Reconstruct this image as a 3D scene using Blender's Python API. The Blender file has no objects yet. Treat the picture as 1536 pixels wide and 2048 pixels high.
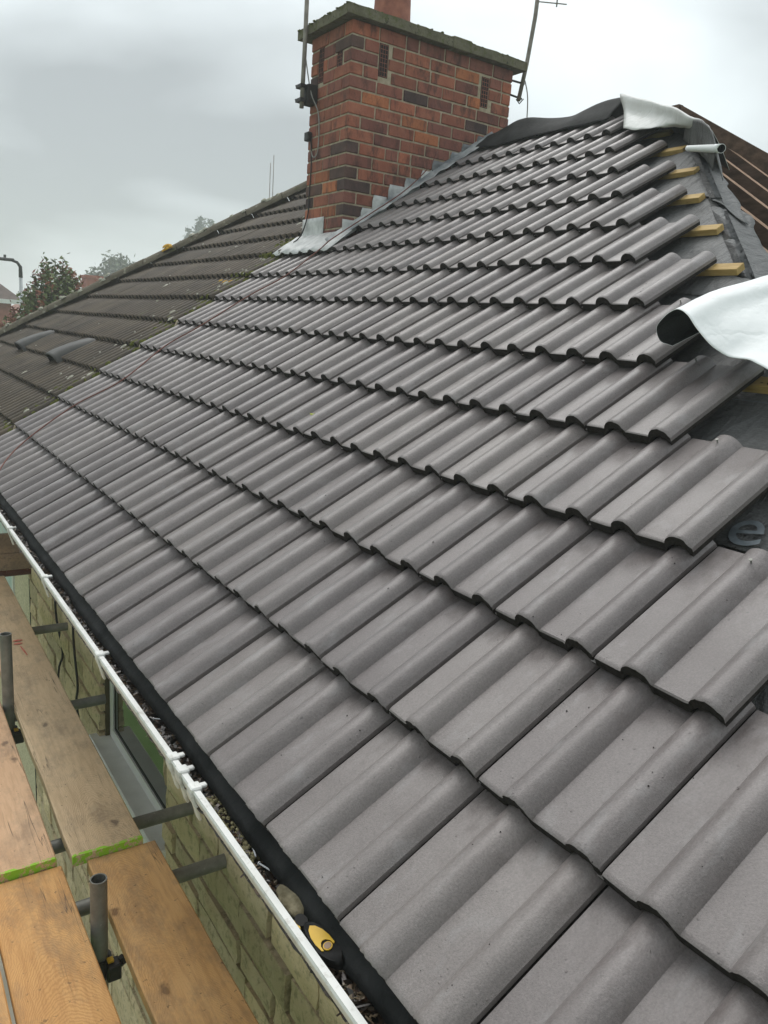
import bpy, bmesh, math, random
import numpy as np
from mathutils import Vector, Matrix
from mathutils import noise as mnoise
R = math.radians
random.seed(7)
scene = bpy.context.scene
COL = scene.collection

# ------------------------------------------------------------------ camera
cam_d = bpy.data.cameras.new('camera'); cam = bpy.data.objects.new('camera', cam_d); COL.objects.link(cam)
CR = ((0.83014, -0.55329, 0.06885), (-0.06769, -0.22259, -0.97256), (0.55343, 0.80270, -0.22223))
cm = Matrix(((CR[0][0], -CR[1][0], -CR[2][0]), (CR[0][1], -CR[1][1], -CR[2][1]), (CR[0][2], -CR[1][2], -CR[2][2])))
cam.matrix_world = Matrix.Translation((-0.634, -0.6735, 0.9886)) @ cm.to_4x4()
cam_d.sensor_fit = 'VERTICAL'; cam_d.sensor_height = 24.0; cam_d.sensor_width = 18.0
cam_d.lens = 24.0 * 1566.8 / 2048.0
cam_d.clip_start = 0.02; cam_d.clip_end = 3000
scene.camera = cam

# ------------------------------------------------------------------ sky
world = bpy.data.worlds.new('World'); scene.world = world; world.use_nodes = True
wn = world.node_tree; wn.nodes.clear()
def wnode(t, **k):
    n = wn.nodes.new(t)
    for a, b in k.items(): setattr(n, a, b)
    return n
SUN_EL, SUN_AZ = R(62), R(20)
sky = wnode('ShaderNodeTexSky', sky_type='NISHITA', sun_disc=False, sun_elevation=SUN_EL, sun_rotation=SUN_AZ)
skym = wnode('ShaderNodeMixRGB', blend_type='MULTIPLY'); skym.inputs[0].default_value = 1
skym.inputs[2].default_value = (0.10, 0.10, 0.10, 1)
wn.links.new(sky.outputs[0], skym.inputs[1])
tc = wnode('ShaderNodeTexCoord')
mp = wnode('ShaderNodeMapping'); mp.inputs['Scale'].default_value = (1.0, 1.0, 2.6); mp.inputs['Location'].default_value = (1.3, 0.4, -0.1)
wn.links.new(tc.outputs['Generated'], mp.inputs[0])
nz = wnode('ShaderNodeTexNoise'); nz.inputs['Scale'].default_value = 1.7; nz.inputs['Detail'].default_value = 5; nz.inputs['Roughness'].default_value = 0.42
nz.inputs['Distortion'].default_value = 0.35
wn.links.new(mp.outputs[0], nz.inputs['Vector'])
rp = wnode('ShaderNodeValToRGB'); wn.links.new(nz.outputs['Fac'], rp.inputs[0])
rp.color_ramp.elements[0].position = 0.39; rp.color_ramp.elements[0].color = (0.315, 0.337, 0.341, 1)
rp.color_ramp.elements[1].position = 0.60; rp.color_ramp.elements[1].color = (0.74, 0.795, 0.806, 1)
mx = wnode('ShaderNodeMixRGB'); mx.inputs[0].default_value = 0.93
wn.links.new(skym.outputs[0], mx.inputs[1]); wn.links.new(rp.outputs[0], mx.inputs[2])
bg = wnode('ShaderNodeBackground'); bg.inputs[1].default_value = 1.0
wn.links.new(mx.outputs[0], bg.inputs[0])
wo = wnode('ShaderNodeOutputWorld'); wn.links.new(bg.outputs[0], wo.inputs[0])

sun_d = bpy.data.lights.new('sun', 'SUN'); sun = bpy.data.objects.new('sun', sun_d); COL.objects.link(sun)
sun_d.energy = 1.5; sun_d.angle = R(50); sun_d.color = (1.0, 0.98, 0.95)
sd = Vector((math.sin(SUN_AZ) * math.cos(SUN_EL), math.cos(SUN_AZ) * math.cos(SUN_EL), math.sin(SUN_EL)))
sun.rotation_euler = sd.to_track_quat('Z', 'Y').to_euler()

vs = scene.view_settings
scene.display_settings.display_device = 'sRGB'
vs.view_transform = 'Standard'; vs.look = 'None'; vs.gamma = 1.0; vs.use_curve_mapping = False
vs.exposure = 0.60

# ------------------------------------------------------------------ helpers
PITCH = R(34); CP, SP = math.cos(PITCH), math.sin(PITCH); TP = SP / CP
G = 0.343                      # course gauge
def RF(s, a, n): return Vector((s * CP - n * SP, a, s * SP + n * CP))
ROOF_M = Matrix(((CP, 0, -SP), (0, 1, 0), (SP, 0, CP))).to_4x4()

class MB:
    def __init__(self): self.v = []; self.f = []; self.m = []; self.mat = 0
    def add(self, vs, fs, mi=None):
        b = len(self.v); self.v += [tuple(x) for x in vs]
        for q in fs: self.f.append(tuple(b + i for i in q)); self.m.append(self.mat if mi is None else mi)
        return self
    def box(self, lo, hi, mi=None, xf=None):
        x0, y0, z0 = lo; x1, y1, z1 = hi
        vs = [Vector(p) for p in ((x0,y0,z0),(x1,y0,z0),(x1,y1,z0),(x0,y1,z0),(x0,y0,z1),(x1,y0,z1),(x1,y1,z1),(x0,y1,z1))]
        if xf is not None: vs = [xf @ v for v in vs]
        return self.add(vs, [(0,3,2,1),(4,5,6,7),(0,1,5,4),(1,2,6,5),(2,3,7,6),(3,0,4,7)], mi)
    def cbox(self, lo, hi, b, mi=None, xf=None):
        """box with chamfered edges"""
        vs = []; idx = {}
        for ix in (0, 1):
            for iy in (0, 1):
                for iz in (0, 1):
                    c = [(lo[0], hi[0])[ix], (lo[1], hi[1])[iy], (lo[2], hi[2])[iz]]
                    d = [b if k == 0 else -b for k in (ix, iy, iz)]
                    for ax in range(3):
                        p = [c[k] + (0 if k == ax else d[k]) for k in range(3)]
                        idx[(ix, iy, iz, ax)] = len(vs); vs.append(Vector(p))
        F = []
        def q(*k): return tuple(idx[x] for x in k)
        for s in (0, 1):
            a = q((s,0,0,0),(s,1,0,0),(s,1,1,0),(s,0,1,0)); F.append(a if s else a[::-1])
            a = q((0,s,0,1),(0,s,1,1),(1,s,1,1),(1,s,0,1)); F.append(a if s else a[::-1])
            a = q((0,0,s,2),(1,0,s,2),(1,1,s,2),(0,1,s,2)); F.append(a if s else a[::-1])
        for s in (0, 1):
            for t in (0, 1):
                F.append(q((s,t,0,0),(s,t,1,0),(s,t,1,1),(s,t,0,1)))
                F.append(q((s,0,t,0),(s,1,t,0),(s,1,t,2),(s,0,t,2)))
                F.append(q((0,s,t,1),(1,s,t,1),(1,s,t,2),(0,s,t,2)))
                for u in (0, 1): F.append(q((s,t,u,0),(s,t,u,1),(s,t,u,2)))
        if xf is not None: vs = [xf @ v for v in vs]
        return self.add(vs, F, mi)
    def tube(self, path, r, seg=8, mi=None, cap=True):
        path = [Vector(p) for p in path]; n = len(path)
        rs = r if isinstance(r, (list, tuple)) else [r] * n
        vs = []; fs = []; up = None
        for i, p in enumerate(path):
            t = (path[min(i+1, n-1)] - path[max(i-1, 0)]).normalized()
            if up is None: up = Vector((0, 0, 1)) if abs(t.z) < 0.9 else Vector((1, 0, 0))
            x = t.cross(up).normalized(); y = x.cross(t).normalized(); up = y
            for k in range(seg):
                a = 2 * math.pi * k / seg
                vs.append(p + (x * math.cos(a) + y * math.sin(a)) * rs[i])
        for i in range(n - 1):
            for k in range(seg):
                k2 = (k + 1) % seg
                fs.append((i*seg+k, i*seg+k2, (i+1)*seg+k2, (i+1)*seg+k))
        if cap: fs.append(tuple(range(seg))[::-1]); fs.append(tuple((n-1)*seg + k for k in range(seg)))
        return self.add(vs, fs, mi)
    def pipe(self, a, b, ro, ri, seg=20, mi=None, xf=None):
        """hollow straight pipe"""
        a = Vector(a); b = Vector(b); t = (b - a).normalized()
        up = Vector((0, 0, 1)) if abs(t.z) < 0.9 else Vector((1, 0, 0))
        x = t.cross(up).normalized(); y = x.cross(t)
        vs = []; fs = []
        for p in (a, b):
            for r in (ro, ri):
                for k in range(seg):
                    an = 2 * math.pi * k / seg; vs.append(p + (x * math.cos(an) + y * math.sin(an)) * r)
        S = seg
        for k in range(S):
            l = (k + 1) % S
            fs += [(k, l, 2*S+l, 2*S+k), (S+l, S+k, 3*S+k, 3*S+l), (l, k, S+k, S+l), (2*S+k, 2*S+l, 3*S+l, 3*S+k)]
        return self.add(vs, fs, mi)
    def lathe(self, prof, c=(0,0,0), seg=20, mi=None):
        vs = []; fs = []; n = len(prof)
        for r, z in prof:
            for k in range(seg):
                a = 2 * math.pi * k / seg; vs.append((c[0] + r * math.cos(a), c[1] + r * math.sin(a), c[2] + z))
        for i in range(n - 1):
            for k in range(seg):
                l = (k + 1) % seg; fs.append((i*seg+k, i*seg+l, (i+1)*seg+l, (i+1)*seg+k))
        return self.add(vs, fs, mi)
    def build(self, name, mats, parent=None, smooth=False, origin=None, tri=False):
        if origin is not None:
            o = Vector(origin); vv = [tuple(Vector(v) - o) for v in self.v]
        else: vv = self.v
        me = bpy.data.meshes.new(name); me.from_pydata(vv, [], self.f)
        if not isinstance(mats, (list, tuple)): mats = [mats]
        for m in mats: me.materials.append(m)
        if len(mats) > 1: me.polygons.foreach_set('material_index', self.m)
        if smooth: me.polygons.foreach_set('use_smooth', [True] * len(me.polygons))
        me.update(); me.validate()
        return link(name, me, parent, origin)

def link(name, me, parent=None, loc=None, mat=None):
    ob = bpy.data.objects.new(name, me); COL.objects.link(ob)
    if mat is not None: ob.matrix_world = mat
    elif loc is not None: ob.location = loc
    if parent is not None: adopt(ob, parent)
    return ob
def wmat(o):
    m = o.matrix_basis.copy()
    if o.parent: m = wmat(o.parent) @ o.matrix_parent_inverse @ m
    return m
def adopt(ob, parent):
    ob.parent = parent; ob.matrix_parent_inverse = wmat(parent).inverted()
def tag(o, label, cat, group=None, kind=None):
    if label: o['label'] = label
    if cat: o['category'] = cat
    if group: o['group'] = group
    if kind: o['kind'] = kind
    return o
def thing(name, label, cat, loc=(0,0,0), group=None):
    o = bpy.data.objects.new(name, None); COL.objects.link(o); o.location = loc; o.empty_display_size = 0.2
    return tag(o, label, cat, group)
def autosmooth(ob, ang=35):
    me = ob.data
    me.polygons.foreach_set('use_smooth', [True] * len(me.polygons))
    try: me.set_sharp_from_angle(angle=R(ang))
    except Exception: pass
    return ob
def cat_rom(p, n):
    p = [Vector(x) for x in p]; out = []
    for i in range(len(p) - 1):
        p0 = p[max(i-1, 0)]; p1 = p[i]; p2 = p[i+1]; p3 = p[min(i+2, len(p)-1)]
        for k in range(n):
            t = k / n
            out.append(0.5 * ((2*p1) + (p2-p0)*t + (2*p0-5*p1+4*p2-p3)*t*t + (3*p1-p0-3*p2+p3)*t*t*t))
    out.append(p[-1]); return out
def upsample(grid, nu, nv):
    rows = [cat_rom(r, nv) for r in grid]
    cols = [cat_rom([rows[i][j] for i in range(len(rows))], nu) for j in range(len(rows[0]))]
    return [[cols[j][i] for j in range(len(cols))] for i in range(len(cols[0]))]
def sheet(grid, th=0.0015, flip=False):
    """two sided sheet; material 0 on the upper side, 1 on the under side"""
    nu, nv = len(grid), len(grid[0]); mb = MB(); top = []; bot = []
    for i in range(nu):
        for j in range(nv):
            du = grid[min(i+1,nu-1)][j] - grid[max(i-1,0)][j]; dv = grid[i][min(j+1,nv-1)] - grid[i][max(j-1,0)]
            n = du.cross(dv); n = n.normalized() if n.length > 1e-9 else Vector((0,0,1))
            if flip: n = -n
            top.append(grid[i][j] + n * th); bot.append(grid[i][j] - n * th)
    F = []
    for i in range(nu - 1):
        for j in range(nv - 1):
            q = (i*nv+j, (i+1)*nv+j, (i+1)*nv+j+1, i*nv+j+1); F.append(q[::-1] if flip else q)
    mb.add(top, F, 0); mb.add(bot, [q[::-1] for q in F], 1)
    # rim
    N = nu * nv; rim = [(0, j) for j in range(nv)] + [(i, nv-1) for i in range(1, nu)] + [(nu-1, j) for j in range(nv-2, -1, -1)] + [(i, 0) for i in range(nu-2, 0, -1)]
    ids = [i*nv+j for i, j in rim]
    for k in range(len(ids)):
        a, b = ids[k], ids[(k+1) % len(ids)]; mb.f.append((a, b, N+b, N+a) if not flip else (b, a, N+a, N+b)); mb.m.append(0)
    return mb
def nz3(x, y, z, sc=1.0): return mnoise.noise(Vector((x*sc, y*sc, z*sc)))

# ------------------------------------------------------------------ materials
def mat(name, rough=0.6, spec=0.5):
    m = bpy.data.materials.new(name); m.use_nodes = True; nt = m.node_tree; nt.nodes.clear()
    out = nt.nodes.new('ShaderNodeOutputMaterial'); b = nt.nodes.new('ShaderNodeBsdfPrincipled')
    nt.links.new(b.outputs[0], out.inputs[0]); b.inputs['Roughness'].default_value = rough
    b.inputs['Specular IOR Level'].default_value = spec
    return m, nt, b
def L(nt, a, b): nt.links.new(a, b)
def coords(nt, scale=(1,1,1), rnd=True, src='Object'):
    tc = nt.nodes.new('ShaderNodeTexCoord'); mp = nt.nodes.new('ShaderNodeMapping'); mp.inputs['Scale'].default_value = scale
    L(nt, tc.outputs[src], mp.inputs[0])
    if rnd:
        oi = nt.nodes.new('ShaderNodeObjectInfo'); ml = nt.nodes.new('ShaderNodeMath'); ml.operation = 'MULTIPLY'; ml.inputs[1].default_value = 37.0
        L(nt, oi.outputs['Random'], ml.inputs[0]); L(nt, ml.outputs[0], mp.inputs['Location'])
    return mp.outputs[0]
def noise(nt, vec, scale, detail=4, rough=0.55, dist=0.0):
    n = nt.nodes.new('ShaderNodeTexNoise'); n.inputs['Scale'].default_value = scale; n.inputs['Detail'].default_value = detail
    n.inputs['Roughness'].default_value = rough; n.inputs['Distortion'].default_value = dist
    if vec is not None: L(nt, vec, n.inputs['Vector'])
    return n.outputs['Fac']
def ramp(nt, fac, stops, interp='LINEAR'):
    r = nt.nodes.new('ShaderNodeValToRGB'); L(nt, fac, r.inputs[0]); cr = r.color_ramp; cr.interpolation = interp
    while len(cr.elements) > 1: cr.elements.remove(cr.elements[-1])
    for i, (p, c) in enumerate(stops):
        e = cr.elements[0] if i == 0 else cr.elements.new(p)
        e.position = p; e.color = (*c, 1) if len(c) == 3 else c
    return r.outputs[0]
def g3(v): return (v, v, v)
def mix(nt, fac, a, b, mode='MIX'):
    m = nt.nodes.new('ShaderNodeMixRGB'); m.blend_type = mode
    for i, x in ((0, fac), (1, a), (2, b)):
        if hasattr(x, 'links'): L(nt, x, m.inputs[i])
        elif isinstance(x, (int, float)): m.inputs[i].default_value = x
        else: m.inputs[i].default_value = (*x, 1)
    return m.outputs[0]
def math2(nt, op, a, b=None, clamp=False):
    m = nt.nodes.new('ShaderNodeMath'); m.operation = op; m.use_clamp = clamp
    for i, x in ((0, a), (1, b)):
        if x is None: continue
        if hasattr(x, 'links'): L(nt, x, m.inputs[i])
        else: m.inputs[i].default_value = x
    return m.outputs[0]
def sep(nt, vec):
    s = nt.nodes.new('ShaderNodeSeparateXYZ'); L(nt, vec, s.inputs[0]); return s.outputs
def bump(nt, bsdf, h, strength=0.3, dist=0.01):
    b = nt.nodes.new('ShaderNodeBump'); b.inputs['Strength'].default_value = strength; b.inputs['Distance'].default_value = dist
    L(nt, h, b.inputs['Height']); L(nt, b.outputs[0], bsdf.inputs['Normal']); return b
def orand(nt):
    return nt.nodes.new('ShaderNodeObjectInfo').outputs['Random']
def simple(name, c1, c2, scale=8, rough=0.6, bs=0.0, bscale=60, spec=0.4, rnd=True, detail=5, scl=(1,1,1), lo=0.35, hi=0.65, bd=0.004, src='Object', vary=0.0):
    m, nt, b = mat(name, rough, spec); v = coords(nt, scl, rnd, src)
    col = ramp(nt, noise(nt, v, scale, detail), [(lo, c1), (hi, c2)])
    if vary:
        f = ramp(nt, orand(nt), [(0, g3(1 - vary)), (1, g3(1 + vary))]); col = mix(nt, 1.0, col, f, 'MULTIPLY')
    L(nt, col, b.inputs['Base Color'])
    if bs: bump(nt, b, noise(nt, v, bscale, 6, 0.6), bs, bd)
    return m

# --- new concrete tile, wet
def m_tile():
    m, nt, b = mat('tile_grey', 0.42, 0.5); b.inputs['Coat Weight'].default_value = 0.35; b.inputs['Coat Roughness'].default_value = 0.28
    tcn = nt.nodes.new('ShaderNodeTexCoord'); raw = tcn.outputs['Object']; v = coords(nt)
    base = ramp(nt, noise(nt, v, 5, 5, 0.6), [(0.3, (0.162, 0.142, 0.136)), (0.7, (0.216, 0.193, 0.186))])
    fine = ramp(nt, noise(nt, v, 230, 3, 0.75), [(0.3, g3(0.76)), (0.7, g3(1.18))]); base = mix(nt, 1, base, fine, 'MULTIPLY')
    tint = ramp(nt, orand(nt), [(0, (0.84, 0.82, 0.84)), (0.5, (0.99, 0.975, 0.98)), (1, (1.12, 1.11, 1.10))]); base = mix(nt, 1, base, tint, 'MULTIPLY')
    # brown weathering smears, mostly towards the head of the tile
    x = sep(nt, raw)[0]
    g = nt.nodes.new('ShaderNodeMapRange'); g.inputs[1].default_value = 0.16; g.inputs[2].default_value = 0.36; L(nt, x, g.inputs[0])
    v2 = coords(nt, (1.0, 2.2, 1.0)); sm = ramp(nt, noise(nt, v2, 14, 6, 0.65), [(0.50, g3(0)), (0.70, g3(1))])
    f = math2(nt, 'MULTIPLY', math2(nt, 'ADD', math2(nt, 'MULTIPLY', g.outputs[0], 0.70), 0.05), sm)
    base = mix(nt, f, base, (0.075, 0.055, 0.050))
    # dark specks, pale bloom
    sp = ramp(nt, noise(nt, v, 75, 2, 0.5), [(0.73, g3(0)), (0.78, g3(1))]); base = mix(nt, math2(nt, 'MULTIPLY', sp, 0.6), base, (0.04, 0.037, 0.035))
    bl = ramp(nt, noise(nt, v2, 9, 5, 0.6), [(0.56, g3(0)), (0.76, g3(1))]); base = mix(nt, math2(nt, 'MULTIPLY', bl, 0.45), base, (0.33, 0.318, 0.318))
    L(nt, base, b.inputs['Base Color'])
    L(nt, ramp(nt, noise(nt, v, 7, 4), [(0.3, g3(0.34)), (0.7, g3(0.54))]), b.inputs['Roughness'])
    h = mix(nt, 0.35, noise(nt, v, 330, 4, 0.7), noise(nt, v, 40, 4, 0.5))
    # rain beads
    vo = nt.nodes.new('ShaderNodeTexVoronoi'); vo.inputs['Scale'].default_value = 62; L(nt, v, vo.inputs['Vector'])
    bead = ramp(nt, vo.outputs['Distance'], [(0.0, g3(1)), (0.16, g3(0))])
    keep = ramp(nt, noise(nt, v, 26, 1), [(0.58, g3(0)), (0.60, g3(1))]); bead = math2(nt, 'MULTIPLY', bead, keep)
    h = mix(nt, bead, h, (1.6, 1.6, 1.6))
    bump(nt, b, h, 0.60, 0.005)
    return m
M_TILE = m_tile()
M_EDGE = simple('tile_core', (0.016, 0.014, 0.012), (0.034, 0.028, 0.025), 90, 0.85, 0.8, 240, 0.15)
def m_old():
    m, nt, b = mat('tile_old', 0.62, 0.35); v = coords(nt, rnd=False, src='Generated'); v = coords(nt)
    gv = nt.nodes.new('ShaderNodeNewGeometry').outputs['Position']
    base = ramp(nt, noise(nt, gv, 3.2, 6, 0.65), [(0.3, (0.042, 0.031, 0.021)), (0.72, (0.104, 0.080, 0.054))])
    fine = ramp(nt, noise(nt, gv, 120, 3, 0.7), [(0.3, g3(0.78)), (0.7, g3(1.22))]); base = mix(nt, 1, base, fine, 'MULTIPLY')
    tint = ramp(nt, orand(nt), [(0, g3(0.85)), (1, (1.12, 1.1, 1.06))]); base = mix(nt, 1, base, tint, 'MULTIPLY')
    # moss and pale lichen scattered over the surface
    ms = ramp(nt, noise(nt, gv, 5.5, 6, 0.7), [(0.62, g3(0)), (0.72, g3(1))]); base = mix(nt, math2(nt, 'MULTIPLY', ms, 0.55), base, (0.10, 0.105, 0.045))
    li = ramp(nt, noise(nt, gv, 13, 3, 0.55), [(0.715, g3(0)), (0.745, g3(1))]); base = mix(nt, math2(nt, 'MULTIPLY', li, 0.8), base, (0.38, 0.37, 0.31))
    L(nt, base, b.inputs['Base Color']); bump(nt, b, noise(nt, gv, 160, 5, 0.7), 0.5, 0.004)
    return m
M_OLD = m_old()
def m_brick(name, c1, c2):
    m, nt, b = mat(name, 0.85, 0.25); v = coords(nt)
    col = ramp(nt, noise(nt, v, 9, 5, 0.6), [(0.3, c1), (0.7, c2)])
    tint = ramp(nt, orand(nt), [(0, (0.72, 0.72, 0.76)), (0.5, (1, 1, 1)), (1, (1.22, 1.12, 1.02))]); col = mix(nt, 1, col, tint, 'MULTIPLY')
    gp_ = nt.nodes.new('ShaderNodeNewGeometry').outputs['Position']; mp_ = nt.nodes.new('ShaderNodeMapping'); mp_.inputs['Scale'].default_value = (2.4, 2.4, 0.9); L(nt, gp_, mp_.inputs[0])
    st = ramp(nt, noise(nt, mp_.outputs[0], 6, 7, 0.72), [(0.50, g3(0)), (0.66, g3(1))])
    col = mix(nt, math2(nt, 'MULTIPLY', st, 0.78), col, (0.050, 0.032, 0.030))
    sp = ramp(nt, noise(nt, v, 130, 2), [(0.66, g3(0)), (0.72, g3(1))]); col = mix(nt, math2(nt, 'MULTIPLY', sp, 0.6), col, (0.06, 0.03, 0.025))
    L(nt, col, b.inputs['Base Color']); bump(nt, b, noise(nt, v, 70, 6, 0.65), 0.7, 0.006)
    return m
M_BR = [m_brick('brick_red', (0.260, 0.088, 0.056), (0.390, 0.150, 0.092)),
        m_brick('brick_plum', (0.205, 0.076, 0.058), (0.300, 0.122, 0.088)),
        m_brick('brick_orange', (0.360, 0.120, 0.055), (0.470, 0.175, 0.080)),
        m_brick('brick_burnt', (0.060, 0.042, 0.040), (0.130, 0.078, 0.066))]
M_MORTAR = simple('mortar', (0.30, 0.25, 0.175), (0.46, 0.39, 0.285), 22, 0.9, 0.6, 120, 0.2, rnd=False)
def m_cap():
    m, nt, b = mat('mossy_concrete', 0.9, 0.2); v = coords(nt, rnd=False)
    col = ramp(nt, noise(nt, v, 9, 6, 0.65), [(0.3, (0.105, 0.095, 0.062)), (0.7, (0.20, 0.185, 0.125))])
    g = ramp(nt, noise(nt, v, 16, 6, 0.7), [(0.5, g3(0)), (0.62, g3(1))]); col = mix(nt, math2(nt, 'MULTIPLY', g, 0.8), col, (0.095, 0.105, 0.030))
    d = ramp(nt, noise(nt, v, 28, 4, 0.6), [(0.62, g3(0)), (0.68, g3(1))]); col = mix(nt, math2(nt, 'MULTIPLY', d, 0.7), col, (0.025, 0.025, 0.015))
    L(nt, col, b.inputs['Base Color']); bump(nt, b, noise(nt, v, 45, 6, 0.7), 0.9, 0.012); return m
M_CAP = m_cap()
M_POT = simple('terracotta', (0.22, 0.075, 0.05), (0.36, 0.14, 0.09), 12, 0.8, 0.4, 60)
M_LEAD = [simple('lead_grey', (0.17, 0.185, 0.20), (0.30, 0.32, 0.34), 12, 0.42, 0.4, 40, 0.6),
          simple('lead_white', (0.40, 0.41, 0.405), (0.60, 0.61, 0.60), 16, 0.5, 0.4, 40, 0.5)]
M_LEADM = simple('lead_mottled', (0.15, 0.165, 0.18), (0.56, 0.57, 0.57), 7, 0.5, 0.5, 40, 0.5, rnd=False, detail=7)
M_LEADD = simple('lead_dark', (0.085, 0.092, 0.10), (0.17, 0.18, 0.19), 14, 0.45, 0.4, 40, 0.5)
def nt_noise_col(nt, vec, scale):
    n = nt.nodes.new('ShaderNodeTexNoise'); n.inputs['Scale'].default_value = scale; n.inputs['Detail'].default_value = 4; L(nt, vec, n.inputs['Vector']); return n.outputs['Color']
def m_felt(name, c1, c2, rough=0.5, bs=0.35):
    m, nt, b = mat(name, rough, 0.4); v = coords(nt, rnd=False)
    col = ramp(nt, noise(nt, v, 6, 6, 0.6), [(0.3, c1), (0.7, c2)])
    w = ramp(nt, noise(nt, coords(nt, (420, 60, 60), False), 1, 2), [(0.35, g3(0.75)), (0.65, g3(1.2))]); col = mix(nt, 1, col, w, 'MULTIPLY')
    L(nt, col, b.inputs['Base Color']); h = mix(nt, 0.12, noise(nt, coords(nt, (1.0, 2.4, 1.0), False), 9, 5, 0.55, 0.8), noise(nt, v, 190, 4, 0.6)); bump(nt, b, h, bs + 0.45, 0.030); return m
M_FELT = m_felt('membrane_grey', (0.066, 0.068, 0.068), (0.128, 0.130, 0.130), 0.55)
M_FELTB = m_felt('membrane_black', (0.010, 0.012, 0.013), (0.020, 0.022, 0.023), 0.6, 0.2)
M_SKIRT = simple('eaves_felt_black', (0.006, 0.007, 0.007), (0.026, 0.027, 0.027), 9, 0.75, 0.8, 60, 0.2, rnd=False, detail=8)
def m_white(name, c1, c2):
    m, nt, b = mat(name, 0.5, 0.4); v = coords(nt, rnd=False)
    col = ramp(nt, noise(nt, v, 5, 6, 0.65), [(0.3, c1), (0.7, c2)])
    d = ramp(nt, noise(nt, v, 22, 5, 0.7), [(0.62, g3(0)), (0.74, g3(1))]); col = mix(nt, math2(nt, 'MULTIPLY', d, 0.30), col, (0.36, 0.35, 0.32))
    L(nt, col, b.inputs['Base Color'])
    vo = nt.nodes.new('ShaderNodeTexVoronoi'); vo.feature = 'DISTANCE_TO_EDGE'; vo.inputs['Scale'].default_value = 7; L(nt, mix(nt, 0.25, v, nt_noise_col(nt, v, 5)), vo.inputs['Vector'])
    h = mix(nt, 0.55, ramp(nt, vo.outputs['Distance'], [(0.0, g3(0)), (0.10, g3(1))]), noise(nt, v, 18, 5, 0.6)); bump(nt, b, h, 0.22, 0.012); return m
M_WHITE = m_white('membrane_white', (0.76, 0.79, 0.80), (0.84, 0.86, 0.86))
M_PRINT = simple('print_pale', (0.105, 0.125, 0.14), (0.185, 0.21, 0.23), 25, 0.6)
def m_batten():
    m, nt, b = mat('batten_wood', 0.65, 0.3); v = coords(nt, (6, 1.0, 6))
    col = ramp(nt, noise(nt, v, 12, 6, 0.6), [(0.3, (0.34, 0.215, 0.065)), (0.7, (0.50, 0.345, 0.125))])
    k = ramp(nt, noise(nt, coords(nt, (3, 1, 3)), 10, 2), [(0.70, g3(0)), (0.76, g3(1))]); col = mix(nt, math2(nt, 'MULTIPLY', k, 0.6), col, (0.13, 0.07, 0.02))
    L(nt, col, b.inputs['Base Color']); bump(nt, b, noise(nt, v, 30, 4), 0.3, 0.003); return m
M_BATTEN = m_batten()
M_OLDWOOD = simple('old_rafter', (0.060, 0.034, 0.022), (0.125, 0.075, 0.050), 7, 0.8, 0.5, 50, 0.2, scl=(4, 1, 4))
M_RAFTERLIT = simple('rafter_top_lit', (0.22, 0.135, 0.085), (0.36, 0.235, 0.16), 12, 0.8, 0.4, 50, 0.2, scl=(4, 1, 4))  # paler copy of the rafter wood: lit top edges put into the colour
M_DARK = simple('loft_dark', (0.02, 0.017, 0.015), (0.035, 0.03, 0.026), 4, 0.9)
def nt_noise_col(nt, vec, scale):
    n = nt.nodes.new('ShaderNodeTexNoise'); n.inputs['Scale'].default_value = scale; n.inputs['Detail'].default_value = 4; L(nt, vec, n.inputs['Vector']); return n.outputs['Color']
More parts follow.
